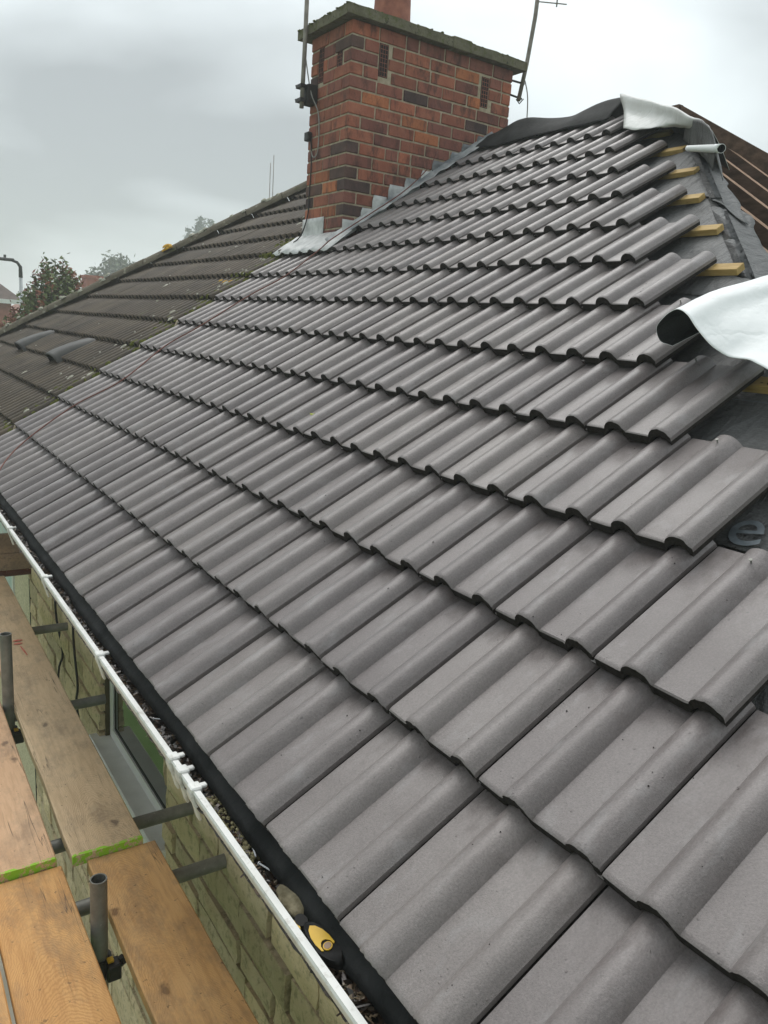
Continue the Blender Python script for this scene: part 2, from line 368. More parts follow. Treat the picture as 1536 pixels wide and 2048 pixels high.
def m_board(name, c1, c2, c3, grime=0.5, paint=None, period=0.016):
    """scaffold plank: x across, y along"""
    m, nt, b = mat(name, 0.62, 0.35)
    tcn = nt.nodes.new('ShaderNodeTexCoord'); raw = tcn.outputs['Object']
    v = coords(nt, (1, 0.10, 1)); vl = coords(nt, (1, 0.32, 1))
    # cathedral grain: bands bent by a low frequency field
    xyz = sep(nt, raw); x2 = math2(nt, 'MULTIPLY', math2(nt, 'POWER', math2(nt, 'ABSOLUTE', math2(nt, 'ADD', xyz[0], math2(nt, 'MULTIPLY', math2(nt, 'SUBTRACT', noise(nt, coords(nt, (0.2, 1, 1)), 1.3, 2), 0.5), 0.22))), 1.6), 7.0)
    bend = math2(nt, 'MULTIPLY', noise(nt, coords(nt, (1, 0.6, 1)), 7, 6, 0.6), 0.20)
    ph = math2(nt, 'ADD', math2(nt, 'ADD', xyz[1], x2), bend)
    wv = math2(nt, 'SINE', math2(nt, 'MULTIPLY', ph, 2 * math.pi / period))
    wave = ramp(nt, math2(nt, 'ADD', math2(nt, 'MULTIPLY', wv, 0.5), 0.5), [(0.35, g3(0)), (0.95, g3(1))])
    amp = ramp(nt, noise(nt, coords(nt, (1, 0.35, 1)), 4.5, 2), [(0.42, g3(0.04)), (0.62, g3(1))])
    wave = math2(nt, 'MULTIPLY', wave, amp)
    n1 = noise(nt, v, 75, 5, 0.65)
    col = ramp(nt, noise(nt, vl, 6, 4), [(0.3, c1), (0.7, c2)])
    col = mix(nt, math2(nt, 'MULTIPLY', wave, 0.34), col, c3)
    col = mix(nt, math2(nt, 'MULTIPLY', ramp(nt, n1, [(0.45, g3(0)), (0.72, g3(1))]), 0.45), col, c3)
    # knots
    vo = nt.nodes.new('ShaderNodeTexVoronoi'); vo.voronoi_dimensions = '2D'; vo.inputs['Scale'].default_value = 3.6; vo.inputs['Randomness'].default_value = 1.0; L(nt, mix(nt, 0.035, coords(nt, (1, 0.62, 0.01)), nt_noise_col(nt, coords(nt), 22)), vo.inputs['Vector'])
    kn = ramp(nt, vo.outputs['Distance'], [(0.030, g3(1)), (0.036, g3(0.55)), (0.062, g3(0))]); col = mix(nt, math2(nt, 'MULTIPLY', kn, 0.75), col, (c3[0]*0.35, c3[1]*0.35, c3[2]*0.4))
    # drying splits
    cr_ = ramp(nt, noise(nt, coords(nt, (1, 0.035, 1)), 26, 3, 0.6), [(0.488, g3(0)), (0.5, g3(1)), (0.512, g3(0))])
    cm_ = ramp(nt, noise(nt, coords(nt, (1, 0.3, 1)), 6, 2), [(0.54, g3(0)), (0.60, g3(1))])
    col = mix(nt, math2(nt, 'MULTIPLY', math2(nt, 'MULTIPLY', cr_, cm_), 0.85), col, (0.05, 0.03, 0.015))
    # grime, boot scuffs and damp specks
    gr = ramp(nt, noise(nt, coords(nt, (1, 0.55, 1)), 7, 8, 0.75), [(0.47, g3(0)), (0.66, g3(1))]); col = mix(nt, math2(nt, 'MULTIPLY', gr, grime), col, (0.115, 0.095, 0.075))
    sp = ramp(nt, noise(nt, coords(nt), 55, 3, 0.6), [(0.66, g3(0)), (0.71, g3(1))]); col = mix(nt, math2(nt, 'MULTIPLY', sp, 0.55), col, (0.045, 0.03, 0.02))
    if paint is not None:
        # sprayed end band at local y = 0
        y = sep(nt, raw)[1]; jit = math2(nt, 'MULTIPLY', noise(nt, coords(nt, rnd=False), 60, 4, 0.7), 0.020)
        edge = math2(nt, 'SUBTRACT', y, jit); pf = ramp(nt, math2(nt, 'MULTIPLY', edge, 100.0), [(0.0, g3(1)), (0.15, g3(0))])
        br = ramp(nt, noise(nt, coords(nt, rnd=False), 35, 4, 0.7), [(0.44, g3(0)), (0.52, g3(1))])
        col = mix(nt, math2(nt, 'MULTIPLY', pf, br), col, paint)
    L(nt, col, b.inputs['Base Color'])
    h = mix(nt, 0.25, n1, wave); bump(nt, b, h, 0.30, 0.004)
    return m
LIME = (0.27, 0.54, 0.025)
M_BOARD_O = m_board('plank_orange', (0.56, 0.285, 0.092), (0.72, 0.410, 0.160), (0.36, 0.155, 0.046), 0.50)
M_BOARD_O2 = m_board('plank_orange_pale', (0.56, 0.305, 0.110), (0.72, 0.440, 0.200), (0.38, 0.180, 0.060), 0.50)
M_BOARD_G = m_board('plank_weathered', (0.58, 0.42, 0.25), (0.70, 0.525, 0.335), (0.36, 0.235, 0.13), 0.40, LIME)
M_BOARD_P = m_board('plank_pinkish', (0.58, 0.350, 0.195), (0.70, 0.455, 0.275), (0.38, 0.210, 0.105), 0.40, LIME)
M_BOARD_D = m_board('plank_dark', (0.24, 0.165, 0.105), (0.36, 0.26, 0.17), (0.08, 0.05, 0.035), 0.5)
def m_galv(name, c1, c2):
    m, nt, b = mat(name, 0.45, 0.5); v = coords(nt); b.inputs['Metallic'].default_value = 0.35
    col = ramp(nt, noise(nt, v, 14, 6, 0.65), [(0.3, c1), (0.7, c2)])
    sp = ramp(nt, noise(nt, v, 60, 3), [(0.66, g3(0)), (0.74, g3(1))]); col = mix(nt, math2(nt, 'MULTIPLY', sp, 0.5), col, (0.34, 0.34, 0.32))
    L(nt, col, b.inputs['Base Color']); bump(nt, b, noise(nt, v, 70, 5), 0.3, 0.003); return m
M_GALV = m_galv('galvanised', (0.14, 0.142, 0.128), (0.26, 0.262, 0.238))
M_RUST = m_galv('tube_red', (0.085, 0.025, 0.018), (0.16, 0.055, 0.035))
M_IRON = simple('black_iron', (0.010, 0.010, 0.009), (0.030, 0.026, 0.022), 30, 0.5, 0.4, 80)
M_YEL = simple('yellow_plastic', (0.62, 0.36, 0.01), (0.70, 0.43, 0.02), 20, 0.4)
M_BLKP = simple('black_plastic', (0.004, 0.004, 0.004), (0.008, 0.008, 0.008), 20, 0.5, 0.15, 150, 0.15)
def m_pvc():
    m, nt, b = mat('white_pvc', 0.4, 0.5); v = coords(nt)
    col = ramp(nt, noise(nt, v, 6, 5), [(0.3, (0.64, 0.645, 0.61)), (0.7, (0.78, 0.785, 0.765))])
    d = ramp(nt, noise(nt, v, 30, 6, 0.75), [(0.54, g3(0)), (0.70, g3(1))]); col = mix(nt, math2(nt, 'MULTIPLY', d, 0.55), col, (0.27, 0.25, 0.19))
    L(nt, col, b.inputs['Base Color']); return m
M_PVC = m_pvc()
M_PVCG = simple('grey_pvc', (0.74, 0.75, 0.74), (0.82, 0.83, 0.82), 9, 0.4, 0.05, 60, 0.5)
M_SILL = simple('sill_grey', (0.70, 0.705, 0.69), (0.80, 0.805, 0.79), 9, 0.45, 0.2, 90, 0.5, rnd=False)
M_GASKET = simple('gasket', (0.008, 0.008, 0.008), (0.014, 0.014, 0.014), 20, 0.5)
def m_glass():
    m, nt, b = mat('window_glass', 0.03, 1.0); b.inputs['Base Color'].default_value = (0.022, 0.036, 0.024, 1); b.inputs['IOR'].default_value = 2.3
    return m
M_GLASS = m_glass()
def m_stone():
    m, nt, b = mat('stone_cladding', 0.85, 0.25); v = coords(nt)
    col = ramp(nt, noise(nt, v, 5, 6, 0.65), [(0.28, (0.55, 0.435, 0.255)), (0.72, (0.72, 0.595, 0.400))])
    tint = ramp(nt, orand(nt), [(0, (0.78, 0.79, 0.80)), (1, (1.14, 1.12, 1.08))]); col = mix(nt, 1, col, tint, 'MULTIPLY')
    gr = ramp(nt, noise(nt, v, 28, 6, 0.7), [(0.50, g3(0)), (0.66, g3(1))]); col = mix(nt, math2(nt, 'MULTIPLY', gr, 0.60), col, (0.15, 0.13, 0.07))
    L(nt, col, b.inputs['Base Color']); bump(nt, b, noise(nt, v, 45, 6, 0.65), 0.8, 0.01); return m
M_STONE = m_stone()
M_JOINT = simple('stone_joint', (0.075, 0.060, 0.034), (0.12, 0.10, 0.058), 14, 0.9, 0.5, 60, 0.2, rnd=False)
M_DASH = simple('pebbledash', (0.48, 0.43, 0.27), (0.72, 0.66, 0.46), 70, 0.9, 0.9, 110, 0.2, rnd=False, bd=0.01)
M_SOFFIT = simple('soffit_paint', (0.20, 0.15, 0.10), (0.28, 0.22, 0.15), 6, 0.7, 0.2, 60)
M_CABLE = simple('black_cable', (0.008, 0.007, 0.007), (0.014, 0.012, 0.012), 20, 0.5)
M_CORD = simple('red_cord', (0.13, 0.048, 0.036), (0.20, 0.080, 0.060), 90, 0.8, 0.4, 300)
M_COAX = simple('grey_coax', (0.22, 0.21, 0.19), (0.30, 0.29, 0.27), 20, 0.5)
M_STEEL = simple('bright_nail', (0.42, 0.44, 0.46), (0.58, 0.60, 0.62), 30, 0.3, spec=0.8)
M_ALU = simple('aerial_alloy', (0.17, 0.15, 0.125), (0.27, 0.245, 0.21), 14, 0.5, 0.2, 60)
M_MOSS = simple('moss_green', (0.040, 0.050, 0.009), (0.125, 0.130, 0.026), 35, 0.95, 0.8, 180, 0.1, rnd=False)
M_LICH = simple('lichen_pale', (0.26, 0.255, 0.19), (0.50, 0.49, 0.42), 40, 0.95, 0.8, 150, 0.1, rnd=False)
M_LICHO = simple('lichen_orange', (0.42, 0.22, 0.015), (0.55, 0.33, 0.04), 40, 0.95, 0.8, 150, 0.1, rnd=False)
def m_litter():
    m, nt, b = mat('leaf_litter', 0.35, 0.6); v = coords(nt, rnd=False)
    n = nt.nodes.new('ShaderNodeTexWhiteNoise'); 
    vo = nt.nodes.new('ShaderNodeTexVoronoi'); vo.inputs['Scale'].default_value = 95; L(nt, v, vo.inputs['Vector'])
    s = sep(nt, vo.outputs['Color'])[0]
    col = ramp(nt, s, [(0.0, (0.010, 0.008, 0.006)), (0.45, (0.022, 0.014, 0.009)), (0.62, (0.075, 0.034, 0.014)), (0.78, (0.035, 0.028, 0.020)), (0.90, (0.16, 0.10, 0.055)), (0.985, (0.26, 0.21, 0.14))])
    L(nt, col, b.inputs['Base Color']); return m
M_LITTER = m_litter()
M_LUMP = simple('mortar_lump', (0.10, 0.085, 0.045), (0.24, 0.21, 0.135), 45, 0.9, 0.8, 90)
M_LAWN = simple('lawn', (0.064, 0.112, 0.030), (0.108, 0.172, 0.054), 2.5, 0.95, 0.6, 60, 0.1, rnd=False, detail=8)
M_LEAFG = simple('leaf_green', (0.075, 0.110, 0.030), (0.180, 0.215, 0.075), 3, 0.6, rnd=False)
M_LEAFR = simple('leaf_red', (0.17, 0.050, 0.028), (0.27, 0.11, 0.060), 3, 0.6, rnd=False)
M_LEAFP = simple('leaf_grey_green', (0.070, 0.095, 0.050), (0.120, 0.150, 0.085), 1, 0.7, rnd=False)
M_BARK = simple('bark', (0.06, 0.045, 0.03), (0.12, 0.09, 0.065), 9, 0.9, 0.6, 40)
M_FBRICK = simple('far_brick', (0.30, 0.10, 0.065), (0.40, 0.15, 0.10), 6, 0.9, 0.3, 40, 0.2, rnd=False)
M_FROOF = simple('far_roof', (0.115, 0.085, 0.075), (0.165, 0.125, 0.11), 5, 0.85, 0.3, 20, 0.2)
M_FROOFR = simple('far_roof_red', (0.25, 0.11, 0.085), (0.34, 0.16, 0.12), 5, 0.85, 0.3, 20, 0.2)
M_LAMP = simple('lamp_grey', (0.42, 0.44, 0.45), (0.50, 0.52, 0.53), 6, 0.5)

# ------------------------------------------------------------------ ground
g = MB(); g.add([(-700,-700,-4.9),(700,-700,-4.9),(700,700,-4.9),(-700,700,-4.9)], [(0,1,2,3)])
tag(g.build('ground', M_LAWN), None, None, kind='structure')
g = MB(); g.box((-0.35, -3.0, -4.95), (0.40, 12.0, -4.86)); tag(g.build('path', simple('bounce_concrete', (0.40, 0.37, 0.31), (0.52, 0.48, 0.41), 3, 0.9, 0.4, 50, 0.2, rnd=False)), None, None, kind='structure')  # added pale strip out of view; reflects grey light up onto the wall

# ------------------------------------------------------------------ house shell
HIP0 = -1.0                     # near corner of the eaves (a of the hip at x = 0)
PARTY = 5.22
FAR = 10.85                     # far hip: a = FAR - x
SR = 4.6; RX, RZ = SR * CP, SR * SP
house = thing('house', 'rendered and stone clad house with half finished new grey tiled roof', 'house', (RX, 2.2, -4.9))
nhouse = thing('neighbour_house', 'adjoining house with old dark mossy tiled roof beyond the chimney', 'house', (RX, 8.0, -4.9))

# ---- roof decks (underlay sheet under the tiles)
def deck(name, pts, m, parent, th=0.02):
    mb = MB(); n = len(pts); d = Vector((0, 0, -th)); P = [Vector(p) for p in pts]
    mb.add(P + [p + d for p in P], [tuple(range(n)), tuple(range(2*n-1, n-1, -1))] + [(i, n+i, n+(i+1) % n, (i+1) % n) for i in range(n)])
    return mb.build(name, m, parent)
dz = -0.150
roof = deck('roof', [RF(0.05, HIP0+0.05, dz), RF(0.05, PARTY, dz), RF(SR, PARTY, dz), RF(SR, RX+HIP0, dz)][::-1], M_FELTB, house)
nroof = deck('roof', [RF(0.05, PARTY, dz), RF(0.05, FAR, dz), RF(SR, FAR-RX, dz), RF(SR, PARTY, dz)][::-1], M_OLD, nhouse)
b0 = Vector((2*RX, 0, 0))
deck('back_slope', [(RX, PARTY, RZ-0.13), (RX, RX+HIP0, RZ-0.13), (2*RX, HIP0, -0.13), (2*RX, PARTY, -0.13)], M_OLDWOOD, house)
deck('back_slope', [(RX, FAR-RX, RZ-0.13), (RX, PARTY, RZ-0.13), (2*RX, PARTY, -0.13), (2*RX, FAR, -0.13)], M_OLD, nhouse)
deck('hip_slope', [(0, FAR, -0.13), (RX, FAR-RX, RZ-0.13), (2*RX, FAR, -0.13)][::-1], M_OLD, nhouse)
# walls
WX = 0.36
WY0, WY1, WZ0, WZ1 = 2.215, 3.215, -1.22, -0.34
mb = MB()
mb.box((WX, HIP0+0.36, -4.9), (WX+0.25, WY0, -0.2)); mb.box((WX, WY1, -4.9), (WX+0.25, 5.17, -0.2))
mb.box((WX, WY0, -4.9), (WX+0.25, WY1, WZ0)); mb.box((WX, WY0, WZ1), (WX+0.25, WY1, -0.2))
mb.box((WX+0.25, HIP0+0.36, -4.9), (2*RX-0.4, HIP0+0.6, -0.2)); mb.box((2*RX-0.6, HIP0+0.6, -4.9), (2*RX-0.4, 5.17, -0.2))
wall = mb.build('wall', M_JOINT, house)
mb = MB(); mb.box((WX+0.004, 5.172, -4.9), (WX+0.25, FAR-0.36, -0.2)); mb.box((WX+0.25, FAR-0.6, -4.9), (2*RX-0.4, FAR-0.36, -0.2))
nwall = mb.build('wall', M_DASH, nhouse)
mb = MB(); mb.box((0.5, HIP0+0.4, -0.24), (2*RX-0.4, PARTY, -0.205)); mb.build('loft_floor', M_DARK, house)
for par, y0, y1 in ((house, HIP0, PARTY-0.03), (nhouse, PARTY-0.028, FAR)):
    mb = MB(); mb.box((0.060, y0, -0.20), (0.082, y1, -0.035)); mb.build('fascia', M_SOFFIT, par)
    mb = MB(); mb.box((0.083, y0, -0.198), (WX+0.01, y1, -0.188)); mb.build('soffit', M_SOFFIT, par)

# ---- stone cladding
rng = random.Random(11)
z = -0.215; nst = 0
while z > -3.35:
    h = rng.choice((0.11, 0.15, 0.18, 0.22)); y = 0.15 - rng.random() * 0.3
    while y < 5.16 and nst < 296:
        l = rng.uniform(0.22, 0.52); y2 = min(y + l, 5.165)
        jobs = [(y, y2)]
        zt, zb = z, z - h
        if zb < WZ1 and zt > WZ0 - 0.06:
            jobs = [(a, b) for a, b in ((y, min(y2, WY0)), (max(y, WY1), y2)) if b - a > 0.03]
        for a, b in jobs:
            if b - a < 0.03: continue
            mb = MB(); pr = rng.uniform(0.020, 0.042); gp = 0.0085
            w2, h2 = (b - a) / 2 - gp, h / 2 - gp
            ny, nzv = max(3, int(w2 / 0.05)), 3
            top = []
            for i in range(ny + 1):
                for k in range(nzv + 1):
                    u = -1 + 2 * i / ny; v = -1 + 2 * k / nzv; e = 1.0 if (i in (0, ny) or k in (0, nzv)) else 0.0
                    px = -pr * (0.70 if e else 1.0) - rng.uniform(0, 0.006)
                    top.append((px, u * w2 + rng.uniform(-0.004, 0.004), v * h2 + rng.uniform(-0.004, 0.004)))
            F = [(i*(nzv+1)+k, i*(nzv+1)+k+1, (i+1)*(nzv+1)+k+1, (i+1)*(nzv+1)+k) for i in range(ny) for k in range(nzv)]
            mb.add(top, [f_[::-1] for f_ in F])
            per = [(i, 0) for i in range(ny+1)] + [(ny, k) for k in range(1, nzv+1)] + [(i, nzv) for i in range(ny-1, -1, -1)] + [(0, k) for k in range(nzv-1, 0, -1)]
            ids = [i*(nzv+1)+k for i, k in per]; base = len(mb.v)
            mb.v += [(0.02, top[q][1], top[q][2]) for q in ids]
            for q in range(len(ids)):
                r_ = (q + 1) % len(ids); mb.f.append((ids[q], base+q, base+r_, ids[r_])); mb.m.append(0)
            st = mb.build('stone', M_STONE, None); st.location = (WX, (a + b) / 2, (zt + zb) / 2); adopt(st, wall); nst += 1
        y = y2
    z -= h

# ---- window
wloc = (WX+0.06, (WY0+WY1)/2, WZ0)
win = MB(); fx = WX + 0.022
def frame(mb, x0, x1, y0, y1, z0, z1, w):
    mb.box((x0, y0, z0), (x1, y0+w, z1)); mb.box((x0, y1-w, z0), (x1, y1, z1)); mb.box((x0, y0+w, z0), (x1, y1-w, z0+w)); mb.box((x0, y0+w, z1-w), (x1, y1-w, z1))
frame(win, fx, fx+0.06, WY0+0.004, WY1-0.004, WZ0+0.03, WZ1-0.004, 0.055)
wino = win.build('window', M_PVCG, house)
mb = MB(); frame(mb, fx+0.008, fx+0.05, WY0+0.060, WY1-0.060, WZ0+0.086, WZ1-0.062, 0.010); mb.build('gasket', M_GASKET, wino)
mb = MB(); mb.box((fx+0.012, WY0+0.07, WZ0+0.09), (fx+0.018, WY1-0.07, WZ1-0.07)); mb.build('pane', M_GLASS, wino)
mb = MB(); mb.cbox((WX-0.075, WY0-0.05, WZ0-0.03), (fx+0.02, WY1+0.06, WZ0+0.028), 0.006); mb.build('sill', M_SILL, wino)
# cables clipped to the wall
def cable(name, pts, r, m, parent=None, seg=6, n=6):
    mb = MB(); mb.tube(cat_rom(pts, n), r, seg); o = mb.build(name, m, parent, True); return o
cable('cable', [(WX-0.052, 4.16, -0.3), (WX-0.052, 4.14, -0.8), (WX-0.032, 4.07, -1.05), (WX-0.052, 4.13, -1.3), (WX-0.052, 4.13, -2.4)], 0.007, M_CABLE, house)
cable('cable', [(WX-0.052, 3.70, -0.3), (WX-0.052, 3.68, -0.8), (WX-0.052, 3.60, -1.05), (WX-0.052, 3.63, -1.2), (WX-0.052, 3.42, -1.42), (WX-0.045, 3.27, -1.36)], 0.007, M_CABLE, house)
mb = MB(); mb.box((WX-0.026, 5.158, -3.2), (WX-0.004, 5.182, -0.2)); mb.build('party_joint', M_CABLE, house)
# neighbour window
mb = MB(); frame(mb, WX-0.01, WX+0.05, 6.0, 7.6, -1.5, -0.32, 0.06); mb.box((WX-0.008, 6.45, -1.44), (WX+0.04, 6.50, -0.38)); mb.box((WX-0.008, 6.95, -1.44), (WX+0.04, 7.0, -0.38)); nw = mb.build('window', M_PVC, nhouse)
mb = MB(); mb.box((WX-0.004, 6.06, -1.44), (WX+0.001, 7.54, -0.38)); mb.build('pane', simple('curtain_pale', (0.42, 0.52, 0.52), (0.6, 0.68, 0.68), 5, 0.3), nw)

# ------------------------------------------------------------------ roof tiles
TL = 0.418; DROP = 0.036 / G; TH = 0.028
def roll(c, H=0.030, cut=None):
    near = [(0.0375, 0.0), (0.0355, 0.0036), (0.0325, 0.0082), (0.0285, 0.0140), (0.0235, 0.0198), (0.018, 0.0244), (0.012, 0.0276), (0.006, 0.0294), (0.0, 0.030)]
    far = [(0.007, 0.0294), (0.014, 0.0276), (0.020, 0.0248), (0.026, 0.0205), (0.031, 0.0152), (0.035, 0.0092), (0.0375, 0.0040), (0.0387, 0.0)]
    k = H / 0.030
    return [(c - d, h * k) for d, h in near if cut is None or c - d >= cut] + [(c + d, h * k) for d, h in far]
def prof_new():
    P = [(0.0, 0.0060)] + roll(0.0345, cut=0.0015) + [(0.080, 0.0), (0.145, 0.0)] + roll(0.187) + [(0.235, 0.0), (0.2925, 0.0), (0.2935, -0.016), (0.325, -0.016)]
    return P
OW = 0.33
def prof_old():
    P = []
    for i in range(3):
        c = i * 0.11
        for t, h in ((0.0, 0.0), (0.003, 0.012), (0.010, 0.027), (0.020, 0.036), (0.031, 0.038), (0.042, 0.033), (0.052, 0.022), (0.060, 0.009), (0.064, 0.0), (0.085, 0.0)): P.append((c + t, h))
    P += [(0.327, 0.0), (0.3275, -0.012), (0.350, -0.012)]
    return P
def tile_mesh(name, prof, seed, length=TL, mats=None, clip=None, chip=0.0012):
    """x = up slope, y = along eaves (0 = near joint), z = normal. slot 0 face, slot 1 raw edge"""
    rg = random.Random(seed); bm = bmesh.new()
    secs = [(0.0, -0.0035, 1), (0.0035, -0.0008, 1), (0.012, 0.0, 0), (length * 0.5, 0, 0), (length - 0.004, 0, 0), (length, -0.003, 0)]
    rows = []; n = len(prof)
    j = [rg.uniform(-1, 1) for _ in prof]
    for s, dn, jm in secs:
        r_ = []
        for i, (y, h) in enumerate(prof):
            x = s + (j[i] * chip if jm else 0)
            r_.append(bm.verts.new((x, y, h + dn - DROP * s + (rg.uniform(-0.0005, 0.0005) if jm else 0))))
        rows.append(r_)
    brow = []
    for s in (0.0, length):
        r_ = []
        for i, (y, h) in enumerate(prof):
            t = (0.012 if y < 0.001 else TH) if h > -0.005 else 0.008
            r_.append(bm.verts.new((s + (j[i] * chip * 1.5 if s == 0 else 0), y, h - t - DROP * s)))
        brow.append(r_)
    for a in range(len(rows) - 1):
        for i in range(n - 1):
            f = bm.faces.new((rows[a][i], rows[a+1][i], rows[a+1][i+1], rows[a][i+1])); f.smooth = True
    for i in range(n - 1):
        f = bm.faces.new((brow[0][i], brow[0][i+1], brow[1][i+1], brow[1][i])); f.material_index = 1; f.smooth = True
        f = bm.faces.new((brow[0][i], rows[0][i], rows[0][i+1], brow[0][i+1])); f.material_index = 1
        f = bm.faces.new((rows[-1][i], brow[1][i], brow[1][i+1], rows[-1][i+1])); f.material_index = 1
    for i, fl in ((0, False), (n - 1, True)):
        for k in range(len(rows) - 1):
            t0 = k / (len(rows) - 1)
        ring = [rows[k][i] for k in range(len(rows))] + [brow[1][i], brow[0][i]]
        f = bm.faces.new(ring if fl else ring[::-1]); f.material_index = 1 if fl else 0
    for co, no in (clip or []):
        r_ = bmesh.ops.bisect_plane(bm, geom=bm.verts[:] + bm.edges[:] + bm.faces[:], plane_co=co, plane_no=no, clear_outer=True)
        ed = [e for e in r_['geom_cut'] if isinstance(e, bmesh.types.BMEdge)]
        if ed:
            ff = bmesh.ops.edgeloop_fill(bm, edges=ed)['faces']
            for f in ff: f.material_index = 1; f.smooth = False
    bmesh.ops.recalc_face_normals(bm, faces=bm.faces[:])
    me = bpy.data.meshes.new(name); bm.to_mesh(me); bm.free()
    for m in mats: me.materials.append(m)
    try: me.set_sharp_from_angle(angle=R(36))
    except Exception: pass
    return me
PN, PO = prof_new(), prof_old()
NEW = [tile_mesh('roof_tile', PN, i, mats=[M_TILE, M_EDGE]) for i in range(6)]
OLD = [tile_mesh('roof_tile', PO, 40 + i, mats=[M_OLD, M_EDGE], chip=0.003) for i in range(5)]
trg = random.Random(5)
def put_tile(me, c, a, parent, s0=None, jit=1.0):
    s = c * G + trg.uniform(-0.002, 0.002) * jit
    m = ROOF_M @ Matrix.Translation((s, a + trg.uniform(-0.001, 0.001) * jit, trg.uniform(-0.001, 0.0015) * jit)) @ Matrix.Rotation(trg.uniform(-0.002, 0.002) * jit, 4, 'Z')
    ob = link('roof_tile', me, None, mat=m); adopt(ob, parent); return ob
CX0, CX1, CY0, CY1 = 2.456, 3.975, 4.62, 5.21
for c in range(13):
    a = 0.3 * (c - 2)
    while a < PARTY - 0.02:
        chim_col = a + 0.3 > CY0 - 0.02
        if c >= 9 and a >= CY0 - 0.03: break
        if c >= 9 and chim_col:
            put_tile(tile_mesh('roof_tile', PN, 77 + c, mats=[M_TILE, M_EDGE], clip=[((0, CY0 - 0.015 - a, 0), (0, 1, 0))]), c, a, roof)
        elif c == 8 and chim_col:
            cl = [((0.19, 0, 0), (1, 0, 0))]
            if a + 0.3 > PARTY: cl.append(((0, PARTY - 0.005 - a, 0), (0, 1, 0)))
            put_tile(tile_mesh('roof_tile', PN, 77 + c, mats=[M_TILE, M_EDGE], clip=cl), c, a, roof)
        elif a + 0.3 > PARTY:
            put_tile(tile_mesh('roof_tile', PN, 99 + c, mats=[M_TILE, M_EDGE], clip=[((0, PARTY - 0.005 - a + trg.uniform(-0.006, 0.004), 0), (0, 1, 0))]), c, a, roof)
        else:
            put_tile(NEW[trg.randrange(6)], c, a, roof)
        a += 0.3
hipn = Vector((CP, 1, 0)).normalized()
for c in range(13):
    a = PARTY + 0.012
    while True:
        s = c * G; lim = FAR - 0.04
        if s * CP + a > lim - 0.03: break
        if (s + TL) * CP + a + 0.352 > lim:
            d0 = lim - s * CP - a                       # local: x*CP + y < d0
            put_tile(tile_mesh('roof_tile', PO, 200 + c, mats=[M_OLD, M_EDGE], chip=0.003, clip=[((0, d0, 0), (CP, 1, 0))]), c, a, nroof, jit=1.5)
        else:
            put_tile(OLD[trg.randrange(5)], c, a, nroof, jit=2.0)
        a += OW

# ---- cement fillet where new meets old
mb = MB(); rg = random.Random(3); grid = []
for i in range(70):
    s = 0.02 + i * 0.0415
    row = []
    for k, (da, n) in enumerate(((-0.010, -0.012), (-0.003, 0.006), (0.004, 0.008), (0.014, -0.010))):
        row.append(RF(s, PARTY + da + rg.uniform(-0.006, 0.006), n - 0.036 * ((s / G) % 1) + rg.uniform(-0.004, 0.004)))
    grid.append(row)
sheet(grid, 0.002, True).build('cement_fillet', [M_MORTAR, M_MORTAR], roof, True)

# ---- hip and ridge cappings on the old roof
def half_round(length, r, th=0.014, seg=10):
    mb = MB(); vs = []
    for t in (0, 1):
        for rr in (r, r - th):
            for k in range(seg + 1):
                an = math.pi * (0.02 + 0.96 * k / seg); vs.append((t * length, math.cos(an) * rr, math.sin(an) * rr * 0.78))
    S = seg + 1
    F = []
    for k in range(seg):
        F += [(k, k+1, 2*S+k+1, 2*S+k), (S+k+1, S+k, 3*S+k, 3*S+k+1), (k+1, k, S+k, S+k+1), (2*S+k, 2*S+k+1, 3*S+k+1, 3*S+k)]
    F += [(0, 2*S, 3*S, S), (S-1, 2*S-1, 4*S-1, 3*S-1)]
    mb.add(vs, F); me = bpy.data.meshes.new('ridge_tile'); me.from_pydata(mb.v, [], mb.f); me.update(); me.materials.append(M_RIDGE)
    me.polygons.foreach_set('use_smooth', [True] * len(me.polygons)); me.set_sharp_from_angle(angle=R(40)); return me
def m_ridge():
    m, nt, b = mat('ridge_old', 0.85, 0.2); gv = nt.nodes.new('ShaderNodeNewGeometry').outputs['Position']
    col = ramp(nt, noise(nt, gv, 6, 6, 0.65), [(0.3, (0.085, 0.072, 0.052)), (0.7, (0.165, 0.145, 0.105))])
    li = ramp(nt, noise(nt, gv, 11, 5, 0.6), [(0.60, g3(0)), (0.66, g3(1))]); col = mix(nt, math2(nt, 'MULTIPLY', li, 0.6), col, (0.36, 0.35, 0.28))
    ms = ramp(nt, noise(nt, gv, 9, 5, 0.6), [(0.34, g3(1)), (0.42, g3(0))]); col = mix(nt, math2(nt, 'MULTIPLY', ms, 0.7), col, (0.09, 0.10, 0.03))
    L(nt, col, b.inputs['Base Color']); bump(nt, b, noise(nt, gv, 60, 6, 0.7), 0.9, 0.012); return m
M_RIDGE = m_ridge()
HR = half_round(0.436, 0.128)
A = Vector((0.0, FAR, 0.0)); B = Vector((RX, FAR - RX, RZ)); hd = (B - A).normalized(); hl = (B - A).length
xa = hd; ya = Vector((0, 0, 1)).cross(xa).normalized(); za = xa.cross(ya)
n = int(hl / 0.44)
for i in range(n):
    p = A + hd * (i * 0.445) + za * (0.006 + trg.uniform(-0.008, 0.008))
    m = Matrix((( xa.x, ya.x, za.x, p.x), (xa.y, ya.y, za.y, p.y), (xa.z, ya.z, za.z, p.z), (0, 0, 0, 1))) @ Matrix.Rotation(trg.uniform(-0.015, 0.015), 4, 'Z')
    o = link('ridge_tile', HR, None, mat=m); adopt(o, nroof)
